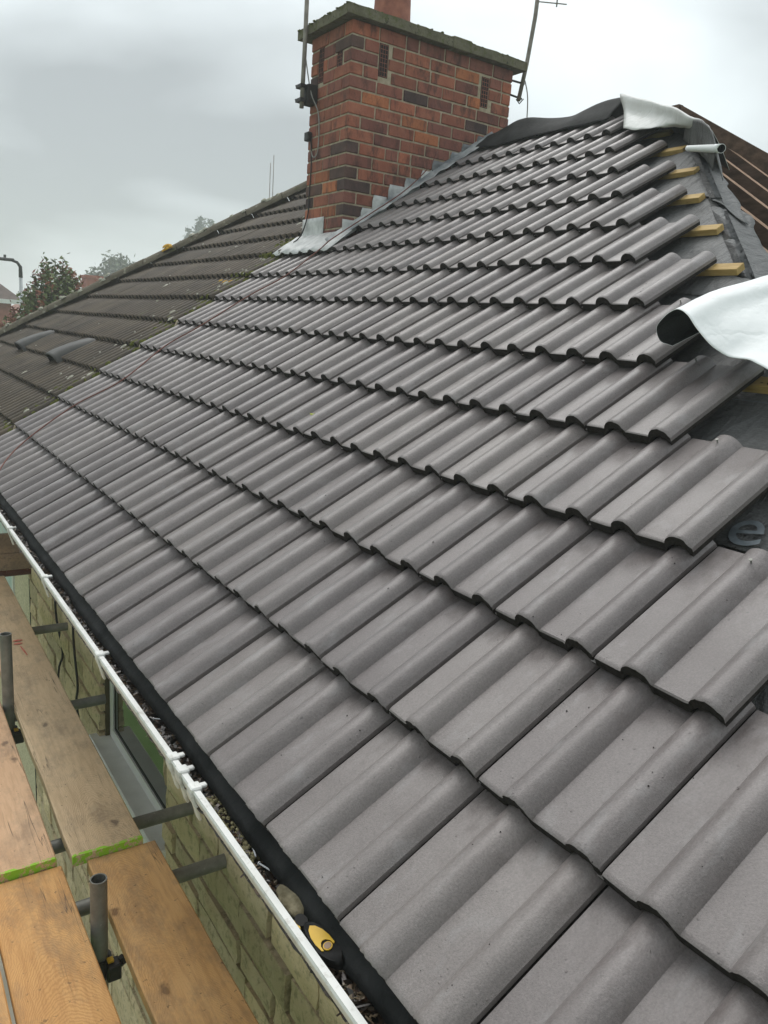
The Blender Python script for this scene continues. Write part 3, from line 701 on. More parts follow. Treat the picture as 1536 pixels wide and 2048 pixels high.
for i in range(4):
    p = Vector((RX, FAR - RX + 0.03 - 0.447 * i, RZ + 0.01))
    m = Matrix.Translation(p) @ Matrix.Rotation(-math.pi / 2, 4, 'Z'); o = link('ridge_tile', HR, None, mat=m); adopt(o, nroof)
# raised slipped tiles (cowl vents) low on the old roof
for s, a in ((1.00, 8.16), (0.98, 6.52)):
    pts = []
    for i, (ds, nn) in enumerate(((0.0, 0.085), (0.10, 0.078), (0.25, 0.045), (0.38, 0.006))):
        w = 0.17 - 0.01 * i
        pts.append([RF(s + ds + 0.05*0, a - w, -0.02), RF(s + ds, a - w * 0.8, nn * 0.8), RF(s + ds, a - w * 0.3, nn), RF(s + ds, a + w * 0.3, nn), RF(s + ds, a + w * 0.8, nn * 0.8), RF(s + ds, a + w, -0.02)])
    sheet(upsample(pts, 3, 3), 0.006, False).build('vent_tile', [M_EDGE, M_EDGE] if False else [simple('vent_grey', (0.06, 0.058, 0.055), (0.095, 0.092, 0.088), 8, 0.7, 0.4, 90), M_IRON], nroof, True)

# ---- battens
bt = MB(); 
bends = {12: 3.10, 11: 2.60, 10: 2.27, 9: 1.965, 8: 1.705, 7: 1.39, 6: 1.085, 5: 0.80, 4: 0.50, 3: 0.22, 2: -0.1, 1: -0.4, 0: -0.7}
for c, ae in bends.items():
    mb = MB(); s0 = c * G + 0.362
    l = PARTY - ae if c < 8 else 4.5 - ae
    mb.cbox((0, 0, 0), (0.048, l, 0.026), 0.0015)
    m = ROOF_M @ Matrix.Translation((s0, ae, -0.090))
    me = mb.build('batten', M_BATTEN, None); me.matrix_world = m; adopt(me, roof)
# pencil mark on one batten
# ---- membrane on the open part of the slope, dressed over the hip
rgm = random.Random(21)
def hip_pt(s, d, n=0.0):
    """point on the membrane: d < 0 on the front slope, d > 0 beyond the hip on the end slope (metres along y)"""
    x = s * CP; ah = x + HIP0
    if d <= 0: return RF(s, ah - d, n)
    # end slope plane z = (y - HIP0) * TP, going down towards -y
    y = ah - d; return Vector((x + 0.0, y, (y - HIP0) * TP)) + Vector((0, -SP, CP)) * n
def strip(name, s0, s1, over, base_n, seed, edge_amp=0.07):
    ns = max(8, int((s1 - s0) / 0.03)); grid = []
    for i in range(ns + 1):
        s = s0 + (s1 - s0) * i / ns; row = []
        ov = over + edge_amp * nz3(s * 2.3, seed, 0.3) + 0.03 * nz3(s * 9, seed, 4)
        ds = [-1.4, -1.2, -1.0] + [-0.9 + 0.03 * k for k in range(30)] + [ov * k / 12 for k in range(0, 13)]
        for d in ds:
            w = max(0.0, 1 - abs(d) / 0.75)
            n = base_n + w * (0.009 * nz3(s * 4 + d * 2, d * 3.5, seed) + 0.004 * nz3(s * 12, d * 9 + s * 5, seed + 7))
            n -= 0.008 * max(0, math.sin((d + 0.3) / 0.34 * math.pi * 2)) * (1 if d < 0 else 0.4)
            if d > 0: n += 0.010 * nz3(s * 5, d * 8, seed + 2) + 0.035 * (d / max(ov, 0.01)) ** 2 * max(0, nz3(s * 3.1, seed, 9) + 0.2)
            p = hip_pt(s, d, n)
            # soften the crease
            if abs(d) < 0.09: p -= Vector((0, 0, 1)) * 0.022 * (1 - abs(d) / 0.09)
            row.append(p)
        grid.append(row)
    return sheet(grid, 0.001, True).build(name, [M_FELT, M_FELTB], roof, True)
strip('membrane_sheet', 0.06, 1.30, 0.20, -0.112, 3)
strip('membrane_sheet', 1.16, 2.42, 0.28, -0.103, 11)
strip('membrane_sheet', 2.30, 3.32, 0.30, -0.094, 17)
strip('membrane_sheet', 3.16, 4.52, 0.20, -0.085, 29)
# printed letter and mark on the membrane
def text_mesh(txt, size):
    cu = bpy.data.curves.new('t', 'FONT'); cu.body = txt; cu.size = size; cu.extrude = 0.0; cu.resolution_u = 4
    ob = bpy.data.objects.new('t', cu); COL.objects.link(ob); dg = bpy.context.evaluated_depsgraph_get()
    me = bpy.data.meshes.new_from_object(ob.evaluated_get(dg)); bpy.data.objects.remove(ob); return me
def lay(me, s, a, n, ds, da, us, ua, parent, m):
    X = Vector((ds, da, 0)); X.normalize(); Y = Vector((us, ua, 0)); Y = (Y - X * Y.dot(X)).normalized()
    if X.cross(Y).z < 0: Y = -Y
    Z = X.cross(Y); mm = ROOF_M @ Matrix(((X.x, Y.x, Z.x, s), (X.y, Y.y, Z.y, a), (X.z, Y.z, Z.z, n), (0, 0, 0, 1)))
    me.materials.clear(); me.materials.append(m); o = link('printed_letter', me, None, mat=mm); adopt(o, parent); return o
lay(text_mesh('e', 0.19), 1.155, 0.335, -0.094, 0.1, -0.32, 1, 0.2, roof, M_PRINT)
M_INK = simple('ink_black', (0.012, 0.010, 0.008), (0.02, 0.018, 0.015), 40, 0.7)
lay(text_mesh('- 05', 0.034), 1.742, 0.590, -0.0630, 0, -1, 1, 0, roof, M_INK)
# pale guide lines printed on the membrane
for s in (1.70, 1.80, 2.10):
    mb = MB(); mb.add([RF(s, x_ , -0.094) for x_ in (0.2, 1.4)] + [RF(s + 0.003, x_, -0.094) for x_ in (1.4, 0.2)], [(0, 1, 2, 3)]); mb.build('printed_line', M_PRINT, roof)
# nails in the tile heads
NAILS = ((1.405, 0.486, -0.006), (1.052, 0.178, -0.006), (1.750, 0.782, -0.006), (2.088, 1.072, -0.006))
for s, a, n in NAILS:
    mb = MB(); p = RF(s, a, n); q = RF(s, a, n + 0.006); mb.tube([RF(s, a, n-0.01), q], 0.002, 6); mb.tube([q, RF(s, a, n + 0.0072)], 0.0042, 10); mb.build('nail', M_GALV, roof)

# ---- stripped hip end: rafters
for i in range(22):
    x = 0.24 + 0.345 * i
    top_y = (x if x < RX else 2 * RX - x) + HIP0
    if top_y < HIP0 + 0.3: continue
    y0 = HIP0 + 0.02; off = 0.150
    za_, zb_ = (y0 - HIP0) * TP - off, (top_y - HIP0) * TP - off
    mb = MB(); w = 0.024
    mb.add([(x-w, y0, za_-0.11), (x+w, y0, za_-0.11), (x+w, top_y, zb_-0.11), (x-w, top_y, zb_-0.11), (x-w, y0, za_), (x+w, y0, za_), (x+w, top_y, zb_), (x-w, top_y, zb_)],
           [(0,3,2,1),(0,1,5,4),(1,2,6,5),(2,3,7,6),(3,0,4,7)], 0)
    mb.add([(x-w, y0, za_), (x+w, y0, za_), (x+w, top_y, zb_), (x-w, top_y, zb_)], [(0,1,2,3)], 1)
    mb.build('rafter', [M_OLDWOOD, M_RAFTERLIT], house)
for sgn in (1,):
    A2 = Vector((2*RX, HIP0, -0.10)); B2 = Vector((RX, RX + HIP0, RZ - 0.07)); mb = MB(); d = Vector((0.02, 0.02, 0))
    mb.add([A2-d, A2+d, B2+d, B2-d] + [p + Vector((0, 0, -0.17)) for p in (A2-d, A2+d, B2+d, B2-d)], [(0,1,2,3),(0,3,7,4),(1,5,6,2),(0,4,5,1),(3,2,6,7)]); mb.build('hip_rafter', M_OLDWOOD, house)
mb = MB(); mb.box((RX-0.02, RX+HIP0, RZ-0.25), (RX+0.02, PARTY, RZ-0.06)); mb.build('ridge_board', M_OLDWOOD, house)

# ---- eaves felt skirt hanging into the gutter
grid = []
for i in range(160):
    y = -0.95 + i * (PARTY + 0.95) / 159
    wv = 0.010 * nz3(y * 1.3, 2, 0) + 0.007 * nz3(y * 4.1, 5, 0) + 0.004 * nz3(y * 13, 6, 0)
    grid.append([Vector((0.075, y, 0.005)), Vector((0.045, y, -0.010)), Vector((0.016, y, -0.026)), Vector((0.000 + wv * 0.5, y, -0.040)), Vector((-0.010 + wv, y, -0.060))])
sheet(grid, 0.0012, False).build('eaves_felt', [M_SKIRT, M_SKIRT], roof, True)

# ------------------------------------------------------------------ chimney
ch = thing('chimney', 'square red brick chimney with mossy slab top and stepped lead', 'chimney', (3.2, 4.9, 1.4))
ZT = 3.025; CH = 0.0866; gp = 0.0062
mb = MB(); mb.box((CX0+0.007, CY0+0.007, 1.0), (CX1-0.007, CY1-0.007, 3.118)); core = mb.build('brickwork', M_MORTAR, ch)
vents = [('y', 2.735, 2.805, 3.018), ('y', 3.702, 2.795, 3.008), ('x', 5.060, 2.795, 3.030), ('x', 4.787, 2.820, 3.003)]
brg = random.Random(19)
def brick(lo, hi, mi):
    c = [(lo[k] + hi[k]) / 2 for k in range(3)]; j = brg.uniform(-0.0025, 0.002)
    mb = MB(); mb.cbox([lo[k] - c[k] for k in range(3)], [hi[k] - c[k] for k in range(3)], 0.004)
    o = mb.build('brick', M_BR[mi], None); o.location = (c[0] + j, c[1] + brg.uniform(-0.0025, 0.002), c[2]); o.rotation_euler = (brg.uniform(-.004, .004), brg.uniform(-.006, .006), 0); adopt(o, core)
def bmi(corner=False, top=False):
    r_ = brg.random()
    if top: return 1 if r_ < 0.7 else (3 if r_ < 0.85 else 0)
    if corner: return 3 if r_ < 0.30 else (1 if r_ < 0.62 else 0)
    return 0 if r_ < 0.55 else (1 if r_ < 0.85 else (2 if r_ < 0.94 else 3))
BL = 0.2265; DEP = 0.105
for k in range(-1, 18):
    z1 = ZT + CH - k * CH - CH + gp * 0 ; z0 = z1 - CH + 2 * gp; z1b = z1
    z1 = ZT - (k) * CH - gp + 0.0; z0 = ZT - (k + 1) * CH + gp
    if k == -1: z1 = 3.118
    odd = k % 2
    def cut_by_vents(face, u0, u1, zc):
        segs = [(u0, u1)]
        for fc, uc, va, vb in vents:
            if fc == face and va - 0.02 < zc < vb + 0.02:
                ns = []
                for p, q in segs:
                    lo_, hi_ = uc - 0.043, uc + 0.043
                    if q <= lo_ or p >= hi_: ns.append((p, q))
                    else:
                        if lo_ - p > 0.03: ns.append((p, lo_))
                        if q - hi_ > 0.03: ns.append((hi_, q))
                segs = ns
        return segs
    # corner brick: long on one face, header on the other
    zc = (z0 + z1) / 2
    if odd: cx, cy = BL, DEP
    else: cx, cy = DEP, BL
    brick((CX0, CY0, z0), (CX0 + cx, CY0 + cy, z1), bmi(True))
    u = CX0 + cx + 2 * gp
    while u < CX1 - 0.02:
        l = BL * brg.uniform(0.97, 1.03) if brg.random() > 0.12 else DEP
        e = min(u + l, CX1)
        if CX1 - e < 0.06: e = CX1
        for p, q in cut_by_vents('y', u, e, zc):
            if (p + q) / 2 * TP < z1 + 0.12: brick((p, CY0, z0), (q, CY0 + 0.09, z1), bmi(top=k == -1))
        u = e + 2 * gp
    u = CY0 + cy + 2 * gp
    while u < CY1 - 0.02:
        l = BL * brg.uniform(0.92, 1.02); e = min(u + l, CY1)
        if CY1 - e < 0.05: e = CY1
        if CX0 * TP < z1 + 0.1:
            for p, q in cut_by_vents('x', u, e, zc): brick((CX0, p, z0), (CX0 + 0.09, q, z1), bmi())
        u = e + 2 * gp
# terracotta air vents; a near-black plate paints the shade in the square holes
M_VENTD = simple('vent_hole_shade', (0.006, 0.005, 0.005), (0.010, 0.009, 0.008), 20, 0.9)
for fc, uc, va, vb in vents:
    mb = MB(); hw = 0.034; nrow = 7
    def vb_(u0, u1, z0, z1, d0, d1, mi):
        if fc == 'y': mb.box((u0, CY0 + d0, z0), (u1, CY0 + d1, z1), mi)
        else: mb.box((CX0 + d0, u0, z0), (CX0 + d1, u1, z1), mi)
    vb_(uc - hw - 0.006, uc + hw + 0.006, va - 0.004, vb + 0.004, 0.006, 0.02, 1)
    for i in range(4): x_ = uc - hw + (2 * hw - 0.003) * i / 3; vb_(x_, x_ + 0.003, va, vb, 0.003, 0.0055, 0)
    for i in range(nrow + 1): z_ = va + (vb - va - 0.005) * i / nrow; vb_(uc - hw + 0.001, uc + hw - 0.001, z_, z_ + 0.004, 0.0035, 0.0054, 0)
    mb.build('air_vent', [M_BR[1], M_VENTD], ch)
# concrete cap
x0, x1, y0, y1, zb, zt = CX0-0.075, CX1+0.085, CY0-0.065, CY1+0.105, 3.122, 3.188
bm = bmesh.new(); nx, ny = 46, 20
rgc = random.Random(2); mb = MB()
def capgrid(fz, sgn):
    g_ = []
    for i in range(nx + 1):
        r_ = []
        for j in range(ny + 1):
            x = x0 + (x1 - x0) * i / nx; y = y0 + (y1 - y0) * j / ny
            e = 1 if i in (0, nx) or j in (0, ny) else 0
            q = 0.010 * nz3(x * 9, y * 9, 1.3) * e
            r_.append(Vector((x + (q if i in (0, nx) else 0), y + (q if j in (0, ny) else 0), fz + sgn * (0.004 * nz3(x * 14, y * 14, fz) + (0.0 if e else 0.006)))))
        g_.append(r_)
    return g_
T = capgrid(zt, 1); Bt = capgrid(zb, 0.3); nv = ny + 1
mb.add([p for r_ in T for p in r_], [(i*nv+j, (i+1)*nv+j, (i+1)*nv+j+1, i*nv+j+1) for i in range(nx) for j in range(ny)])
b_ = len(mb.v); mb.add([p for r_ in Bt for p in r_], [(i*nv+j, i*nv+j+1, (i+1)*nv+j+1, (i+1)*nv+j) for i in range(nx) for j in range(ny)])
rim = [(i, 0) for i in range(nx+1)] + [(nx, j) for j in range(1, ny+1)] + [(i, ny) for i in range(nx-1, -1, -1)] + [(0, j) for j in range(ny-1, 0, -1)]
for q in range(len(rim)):
    a_, c_ = rim[q], rim[(q+1) % len(rim)]; ia, ic = a_[0]*nv+a_[1], c_[0]*nv+c_[1]; mb.f.append((ia, b_+ia, b_+ic, ic)); mb.m.append(0)
mb.cbox((3.30, y0-0.008, zb-0.008), (3.48, y0+0.1, zt+0.010), 0.006)
cap = mb.build('cap_slab', M_CAP, ch, False)
bm.free()
# moss cushions on the cap edge
mb = MB()
for i in range(130):
    t = rgc.random()
    if rgc.random() < 0.55: px, py = x0 + (x1 - x0) * t ** 1.6, y0 + rgc.uniform(-0.002, 0.03)
    else: px, py = x0 + rgc.uniform(-0.002, 0.03), y0 + (y1 - y0) * t
    r_ = rgc.uniform(0.005, 0.014); mb.lathe([(r_ * math.cos(q), r_ * 0.8 * math.sin(q)) for q in (0.0, 0.5, 1.0, 1.5)], (px, py, zt + rgc.uniform(-0.012, 0.002)), 7)
o = mb.build('moss', M_MOSS, cap, True); o['kind'] = 'stuff'
# pot
mb = MB(); mb.lathe([(0.150, 0.0), (0.155, 0.03), (0.145, 0.06), (0.135, 0.30), (0.130, 0.42), (0.150, 0.43), (0.150, 0.47), (0.110, 0.47), (0.105, 0.2), (0.1, 0.0)], (2.965, 4.91, 3.185), 28); mb.build('chimney_pot', M_POT, ch, True)
mb = MB(); mb.lathe([(0.21, 0.0), (0.19, 0.03), (0.16, 0.05), (0.12, 0.05)], (2.965, 4.91, 3.186), 24); mb.build('flaunching', M_CAP, ch, True)
# lead: stepped flashing on the camera side
lrg = random.Random(8)
for i in range(9):
    xa_ = 2.59 + 0.133 * i
    if i >= 0:
        kz = math.ceil((xa_ * TP + 0.105 - ZT) / CH - 1e-6); zt_ = ZT + kz * CH + lrg.uniform(-0.018, 0.014)
        xa_ += lrg.uniform(-0.022, 0.022); xb_ = xa_ + lrg.uniform(0.11, 0.165); yb = CY0 - 0.006 - 0.0015 * (i % 2)
        g_ = []
        for u in range(5):
            x = xa_ + (xb_ - xa_) * u / 4; zb_ = x * TP - 0.01
            g_.append([Vector((x + 0.006 * nz3(u, w, i) + (0.012 if u == 0 and w == 4 else 0), yb - 0.004 * nz3(x * 20, w, i) - (0.022 * (1 - w / 1.5) if w < 2 else 0), zb_ + (zt_ - zb_) * w / 4)) for w in range(5)])
        sheet(g_, 0.0012, False).build('lead_step', [(M_LEAD[1] if i in (1, 4, 0) else M_LEADM if i in (2, 3, 6) else M_LEADD)] * 2, ch, True)
# lead at the roof: side soaker, front apron and its turned-up patches
g_ = []
for i in range(60):
    s = 2.83 + i * 0.0305
    g_.append([RF(s, CY0 - 0.002, 0.055 + 0.006 * nz3(s * 9, 1, 0)), RF(s, CY0 - 0.02, 0.030 + 0.008 * nz3(s * 11, 2, 0)), RF(s, CY0 - 0.05, 0.028 + 0.012 * nz3(s * 8, 3, 0)), RF(s, CY0 - 0.085 + 0.018 * nz3(s * 7, 4, 0), 0.026 + 0.014 * nz3(s * 10, 5, 0))])
sheet(g_, 0.0012, True).build('lead_soaker', [M_LEADM] * 2, ch, True)
g_ = []
for i in range(41):
    a = 4.44 + i * 0.0215; row = []
    roll = 0.018 * max(0.0, math.cos((a - 0.03) / 0.15 * 2 * math.pi)) 
    ends = 2.705 + 0.016 * nz3(a * 7, 4, 0)
    for k, t in enumerate((0, 0.25, 0.5, 0.75, 1.0)):
        s = ends + (2.97 - ends) * t; row.append(RF(s, a, 0.020 + roll * (1 - t) + 0.006 * nz3(a * 13, s * 9, 2) + 0.02 * t))
    g_.append(row)
sheet(g_, 0.0012, False).build('lead_apron', [M_LEAD[1]] * 2, ch, True)
for (ya_, yb_, za_, zb_, mi, k) in ((4.885, 5.225, 1.640, 1.822, 1, 0), (4.60, 4.90, 1.640, 1.700, 1, 1)):
    g_ = [[Vector((CX0 - 0.008 - 0.0035 * k - (0.05 * (1 - w / 2.0) ** 2 if w < 2 else 0) - 0.006 * nz3(u, w, 3), ya_ + (yb_ - ya_) * u / 6 + 0.004 * nz3(w, u, 8), za_ + (zb_ - za_) * w / 5)) for w in range(6)] for u in range(7)]
    sheet(g_, 0.0012, False).build('lead_patch', [M_LEAD[mi]] * 2, ch, True)
g_ = [[Vector((CX0 - 0.004 + 0.145 * u / 5, CY0 - 0.012 - (0.03 * (1 - w / 2) ** 2 if w < 2 else 0) - 0.004 * nz3(u, w, 5), (CX0 + 0.145 * u / 5) * TP - 0.01 + (1.795 - (CX0 + 0.145 * u / 5) * TP) * w / 5)) for w in range(6)] for u in range(6)]
sheet(g_, 0.0012, False).build('lead_patch', [M_LEAD[1]] * 2, ch, True)

# ------------------------------------------------------------------ aerial masts on the chimney
am = thing('aerial_mast', 'thin grey aerial mast bracketed to left edge of brick chimney', 'aerial', (2.36, 5.14, 2.6))
mb = MB(); mb.tube([(2.352, 5.143, 2.61), (2.358, 5.143, 3.0), (2.362, 5.143, 3.8)], 0.0165, 12); mb.build('pole', M_ALU, am, True)
mb = MB(); mb.box((2.375, 5.085, 2.645), (2.452, 5.20, 2.775)); mb.build('bracket', M_IRON, am)
mb = MB()
for zz in (2.665, 2.762):
    mb.tube([(2.33, 5.165, zz), (2.33, 5.205, zz + 0.01)], 0.007, 6); mb.box((2.325, 5.115, zz - 0.012), (2.38, 5.20, zz + 0.012))
mb.build('clamp', M_IRON, am)
mb = MB(); mb.cbox((2.415, 5.14, 2.395), (2.452, 5.205, 2.46), 0.006); mb.build('junction_box', M_IRON, am)
cable('cable', [(2.365, 5.13, 2.95), (2.38, 5.11, 2.83), (2.40, 5.08, 2.70), (2.435, 5.03, 2.58), (2.445, 5.02, 2.45), (2.445, 5.03, 2.30), (2.445, 5.09, 2.27), (2.445, 5.13, 2.32), (2.445, 5.14, 2.40)], 0.0045, M_COAX, am)
cable('cable', [(2.445, 5.14, 2.40), (2.445, 5.12, 2.2), (2.446, 5.135, 2.0), (2.444, 5.14, 1.85), (2.41, 5.17, 1.70), (2.37, 5.22, 1.64)], 0.005, M_CABLE, am)
am2 = thing('aerial_mast', 'leaning aerial mast with small crossbar at right end of chimney', 'aerial', (4.12, 4.65, 2.95))
mb = MB(); mb.tube([(4.10, 4.665, 2.93), (4.12, 4.63, 3.20), (4.135, 4.60, 3.55), (4.14, 4.59, 3.95)], 0.017, 12); mb.build('pole', M_ALU, am2, True)
mb = MB(); mb.tube([(3.96, 4.68, 3.07), (4.13, 4.645, 3.06)], 0.008, 6); mb.tube([(3.96, 4.69, 2.97), (4.13, 4.66, 2.95)], 0.008, 6); mb.box((3.955, 4.66, 2.93), (3.985, 4.70, 3.10)); mb.tube([(4.08, 4.67, 2.94), (4.11, 4.66, 2.91), (4.14, 4.65, 2.95)], 0.005, 6); mb.build('bracket', M_IRON, am2)
mb = MB(); mb.tube([(4.14, 4.59, 3.655), (4.34, 4.47, 3.655)], 0.0045, 6); mb.tube([(4.27, 4.51, 3.63), (4.27, 4.51, 3.70)], 0.006, 6); mb.build('crossbar', M_ALU, am2)
cable('cable', [(4.12, 4.63, 3.08), (4.15, 4.61, 2.95), (4.16, 4.60, 2.7), (4.16, 4.60, 2.45)], 0.005, M_COAX, am2)
mb = MB(); mb.tube([(4.0, 9.14, 1.0), (4.0, 9.148, 3.0)], 0.0045, 6)
tag(mb.build('aerial_rod', M_ALU, None, True, (4.0, 9.14, 1.0)), 'shorter of two thin rods above old ridge left of chimney', 'aerial', 'pair of thin rods behind the ridge')
mb = MB(); mb.tube([(4.043, 9.14, 1.0), (4.043, 9.145, 3.10)], 0.0045, 6)
tag(mb.build('aerial_rod', M_ALU, None, True, (4.043, 9.14, 1.0)), 'taller of two thin rods above old ridge left of chimney', 'aerial', 'pair of thin rods behind the ridge')

# ------------------------------------------------------------------ gutter
gu = thing('gutter', 'white half round plastic gutter full of debris along the eaves', 'gutter', (0, 2.0, -0.11))
GC = (0.0, -0.050); GR = 0.056
mb = MB(); prof = []
for k in range(19):
    an = math.pi + math.pi * k / 18; prof.append((GC[0] + GR * math.cos(an), GC[1] + GR * math.sin(an)))
pin = [(GC[0] + (x - GC[0]) * 0.955, GC[1] + (z_ - GC[1]) * 0.955) for x, z_ in prof][::-1]
lip = [(-GR + 0.003, GC[1] + 0.001), (-GR + 0.012, GC[1] + 0.001), (-GR + 0.013, GC[1] + 0.007), (-GR - 0.001, GC[1] + 0.008), (-GR - 0.003, GC[1] + 0.002)]
ring = prof + pin + lip
ys = [-1.05 + i * 0.4 for i in range(31)]
vs_ = []; n = len(ring)
for y in ys: vs_ += [(x, y, z_ - 0.0015 * nz3(y, 1, 1)) for x, z_ in ring]
mb.add(vs_, [(i*n+k, i*n+(k+1) % n, (i+1)*n+(k+1) % n, (i+1)*n+k) for i in range(len(ys)-1) for k in range(n)])
channel = mb.build('channel', M_PVC, gu)
autosmooth(channel, 40)
def bracket(y, w=0.032, big=False):
    mb = MB(); r1, r2 = GR + 0.002, GR + (0.008 if big else 0.006); seg = 14; vs_ = []
    for yy in (y - w/2, y + w/2):
        for r_ in (r1, r2):
            for k in range(seg + 1):
                an = math.pi + math.pi * k / seg; vs_.append((GC[0] + r_ * math.cos(an), yy, GC[1] + r_ * math.sin(an)))
    S = seg + 1; F = []
    for k in range(seg): F += [(k, 2*S+k, 2*S+k+1, k+1), (S+k, S+k+1, 3*S+k+1, 3*S+k), (k, k+1, S+k+1, S+k), (2*S+k+1, 2*S+k, 3*S+k, 3*S+k+1)]
    mb.add(vs_, F)
    mb.cbox((-GR-0.007, y - w/2, GC[1]-0.004), (-GR+0.020, y + w/2, GC[1]+0.014), 0.003)
    mb.cbox((-GR+0.008, y - w/4, GC[1]+0.004), (-GR+0.034, y + w/4, GC[1]+0.012), 0.002)
    TX = Matrix.Translation((-GR - 0.003, y, GC[1])) @ Matrix.Rotation(R(-16), 4, 'Y')
    mb.cbox((-0.004, -w*0.42, -0.078), (0.003, w*0.42, 0.004), 0.002, None, TX)
    mb.cbox((0.03, y - w/2, -0.13), (0.0595, y + w/2, -0.04), 0.003)
    return autosmooth(mb.build('joint_clip' if big else 'bracket', M_PVC, gu), 40)
for y in (3.31, 2.50, 1.67, 4.15, 5.0, 0.05): bracket(y)
for y in (0.995, 0.930, 0.850): bracket(y, 0.03, True)
# debris bed
grid = []
lr = random.Random(4)
for i in range(420):
    y = -0.9 + i * 6.0 / 419
    grid.append([Vector((-0.050 + 0.1 * k / 8, y, -0.082 - 0.014 * math.cos((k / 8 - 0.5) * math.pi) * 0.3 + 0.008 * nz3(y * 26, k * 0.9, 1) + 0.004 * nz3(y * 70, k * 2.1, 3))) for k in range(9)])
bed = sheet(grid, 0.001, True).build('gutter_silt', [M_LITTER, M_LITTER], None, True); tag(bed, 'dark wet silt lying in the white gutter', 'silt', kind='stuff')
mb = MB()
for i in range(4200):
    y = -0.2 + (lr.random() ** 1.3) * 5.2; x = lr.uniform(-0.044, 0.03); z_ = -0.074 + 0.009 * nz3(y * 26, x * 60, 1) + lr.uniform(-0.004, 0.008)
    l = lr.uniform(0.004, 0.016); w = lr.uniform(0.0012, 0.0055); an = lr.uniform(0, math.pi); ti = lr.uniform(-0.6, 0.6)
    X = Vector((math.cos(an), math.sin(an), ti)) * l; Y = Vector((-math.sin(an), math.cos(an), lr.uniform(-0.5, 0.5))) * w; P_ = Vector((x, y, z_))
    mb.add([P_ - X - Y, P_ + X - Y * 0.6, P_ + X + Y, P_ - X + Y * 0.7], [(0, 1, 2, 3)])
lit = mb.build('leaf_litter', M_LITTER); tag(lit, 'brown twigs and rotten leaves strewn in the gutter', 'leaf litter', kind='stuff')
# pale moss clump region just past the joint
mb = MB()
for i in range(260):
    y = lr.uniform(0.58, 0.84); x = lr.uniform(-0.040, 0.012); r_ = lr.uniform(0.0025, 0.006)
    mb.lathe([(r_ * math.cos(q), r_ * math.sin(q)) for q in (0.0, 0.7, 1.5)], (x, y, -0.072 + lr.uniform(-0.003, 0.006)), 5)
tag(mb.build('gutter_moss', simple('moss_straw', (0.10, 0.085, 0.03), (0.42, 0.38, 0.22), 60, 0.9, rnd=False)), 'straw coloured moss growing in gutter next to the joint clips', 'moss', kind='stuff')
# lump of mortar
bm = bmesh.new(); bmesh.ops.create_icosphere(bm, subdivisions=3, radius=1.0)
for v in bm.verts:
    q = 1 + 0.22 * mnoise.noise(v.co * 1.7) + 0.08 * mnoise.noise(v.co * 5); v.co = Vector((v.co.x * 0.027 * q, v.co.y * 0.050 * q, v.co.z * 0.016 * q))
me = bpy.data.meshes.new('mortar_lump'); bm.to_mesh(me); bm.free(); me.materials.append(M_LUMP); me.polygons.foreach_set('use_smooth', [True] * len(me.polygons))
tag(link('mortar_lump', me, None, (-0.008, 0.440, -0.064)), 'rounded buff lump of old mortar beside yellow tape measure', 'mortar')
# nails lying in the gutter
for (p, q, lab) in (((-0.004, 0.655, -0.058), (-0.018, 0.590, -0.062), 'long bright nail in gutter nearest the joint clips'), ((-0.022, 0.565, -0.060), (0.000, 0.505, -0.060), 'bright nail in middle of gutter above the mortar lump'), ((-0.004, 0.500, -0.058), (-0.009, 0.468, -0.062), 'short bright nail in gutter touching the mortar lump'),
                    ((-0.020, 1.235, -0.062), (0.012, 1.215, -0.062), 'bright nail lying across gutter beside the window')):
    mb = MB(); mb.tube([p, q], 0.0017, 6); d = (Vector(q) - Vector(p)).normalized(); mb.tube([Vector(p) - d * 0.0015, p], 0.0042, 8)
    tag(mb.build('nail', M_STEEL, None, False, p), lab, 'nail', 'loose nails in the gutter')
# tape measure / knife case
tm = thing('tape_measure', 'black and yellow tape measure dropped in the gutter', 'tape measure', (-0.012, 0.32, -0.075))
TMM = Matrix.Translation((-0.017, 0.312, -0.058)) @ Matrix.Rotation(R(5), 4, 'Z') @ Matrix.Rotation(R(-14), 4, 'Y')
def oval(mb, pts, z0, z1, mi=None, bev=0.004):
    n = len(pts); c = Vector((sum(p[0] for p in pts) / n, sum(p[1] for p in pts) / n, 0))
    def rg_(k, z_): return [TMM @ Vector((c.x + (p[0] - c.x) * k, c.y + (p[1] - c.y) * k, z_)) for p in pts]
    vs_ = rg_(0.92, z0) + rg_(1, z0 + bev) + rg_(1, z1 - bev) + rg_(0.90, z1)
    F = [(r_*n+k, r_*n+(k+1) % n, (r_+1)*n+(k+1) % n, (r_+1)*n+k) for r_ in range(3) for k in range(n)] + [tuple(range(n))[::-1], tuple(3*n+k for k in range(n))]
    mb.add(vs_, F, mi)
body = [(0.022 * math.cos(t) * (1.0 if math.sin(t) < 0 else 0.86), 0.058 * math.sin(t)) for t in [2 * math.pi * k / 28 for k in range(28)]]
mb = MB(); oval(mb, body, -0.012, 0.014, bev=0.006); autosmooth(mb.build('casing', M_BLKP, tm), 50)
lab = [(0.0, 0.040), (-0.007, 0.033), (-0.0125, 0.018), (-0.0145, 0.000), (-0.0135, -0.018), (-0.0105, -0.020), (-0.0095, -0.010), (-0.005, -0.003), (0.0, -0.001), (0.005, -0.003), (0.0095, -0.010), (0.0105, -0.020), (0.0135, -0.018), (0.0145, 0.000), (0.0125, 0.018), (0.007, 0.033)]
mb = MB(); vs_ = [TMM @ Vector((x, y, 0.0146)) for x, y in lab] + [TMM @ Vector((x, y, 0.0160)) for x, y in lab]; n = len(lab)
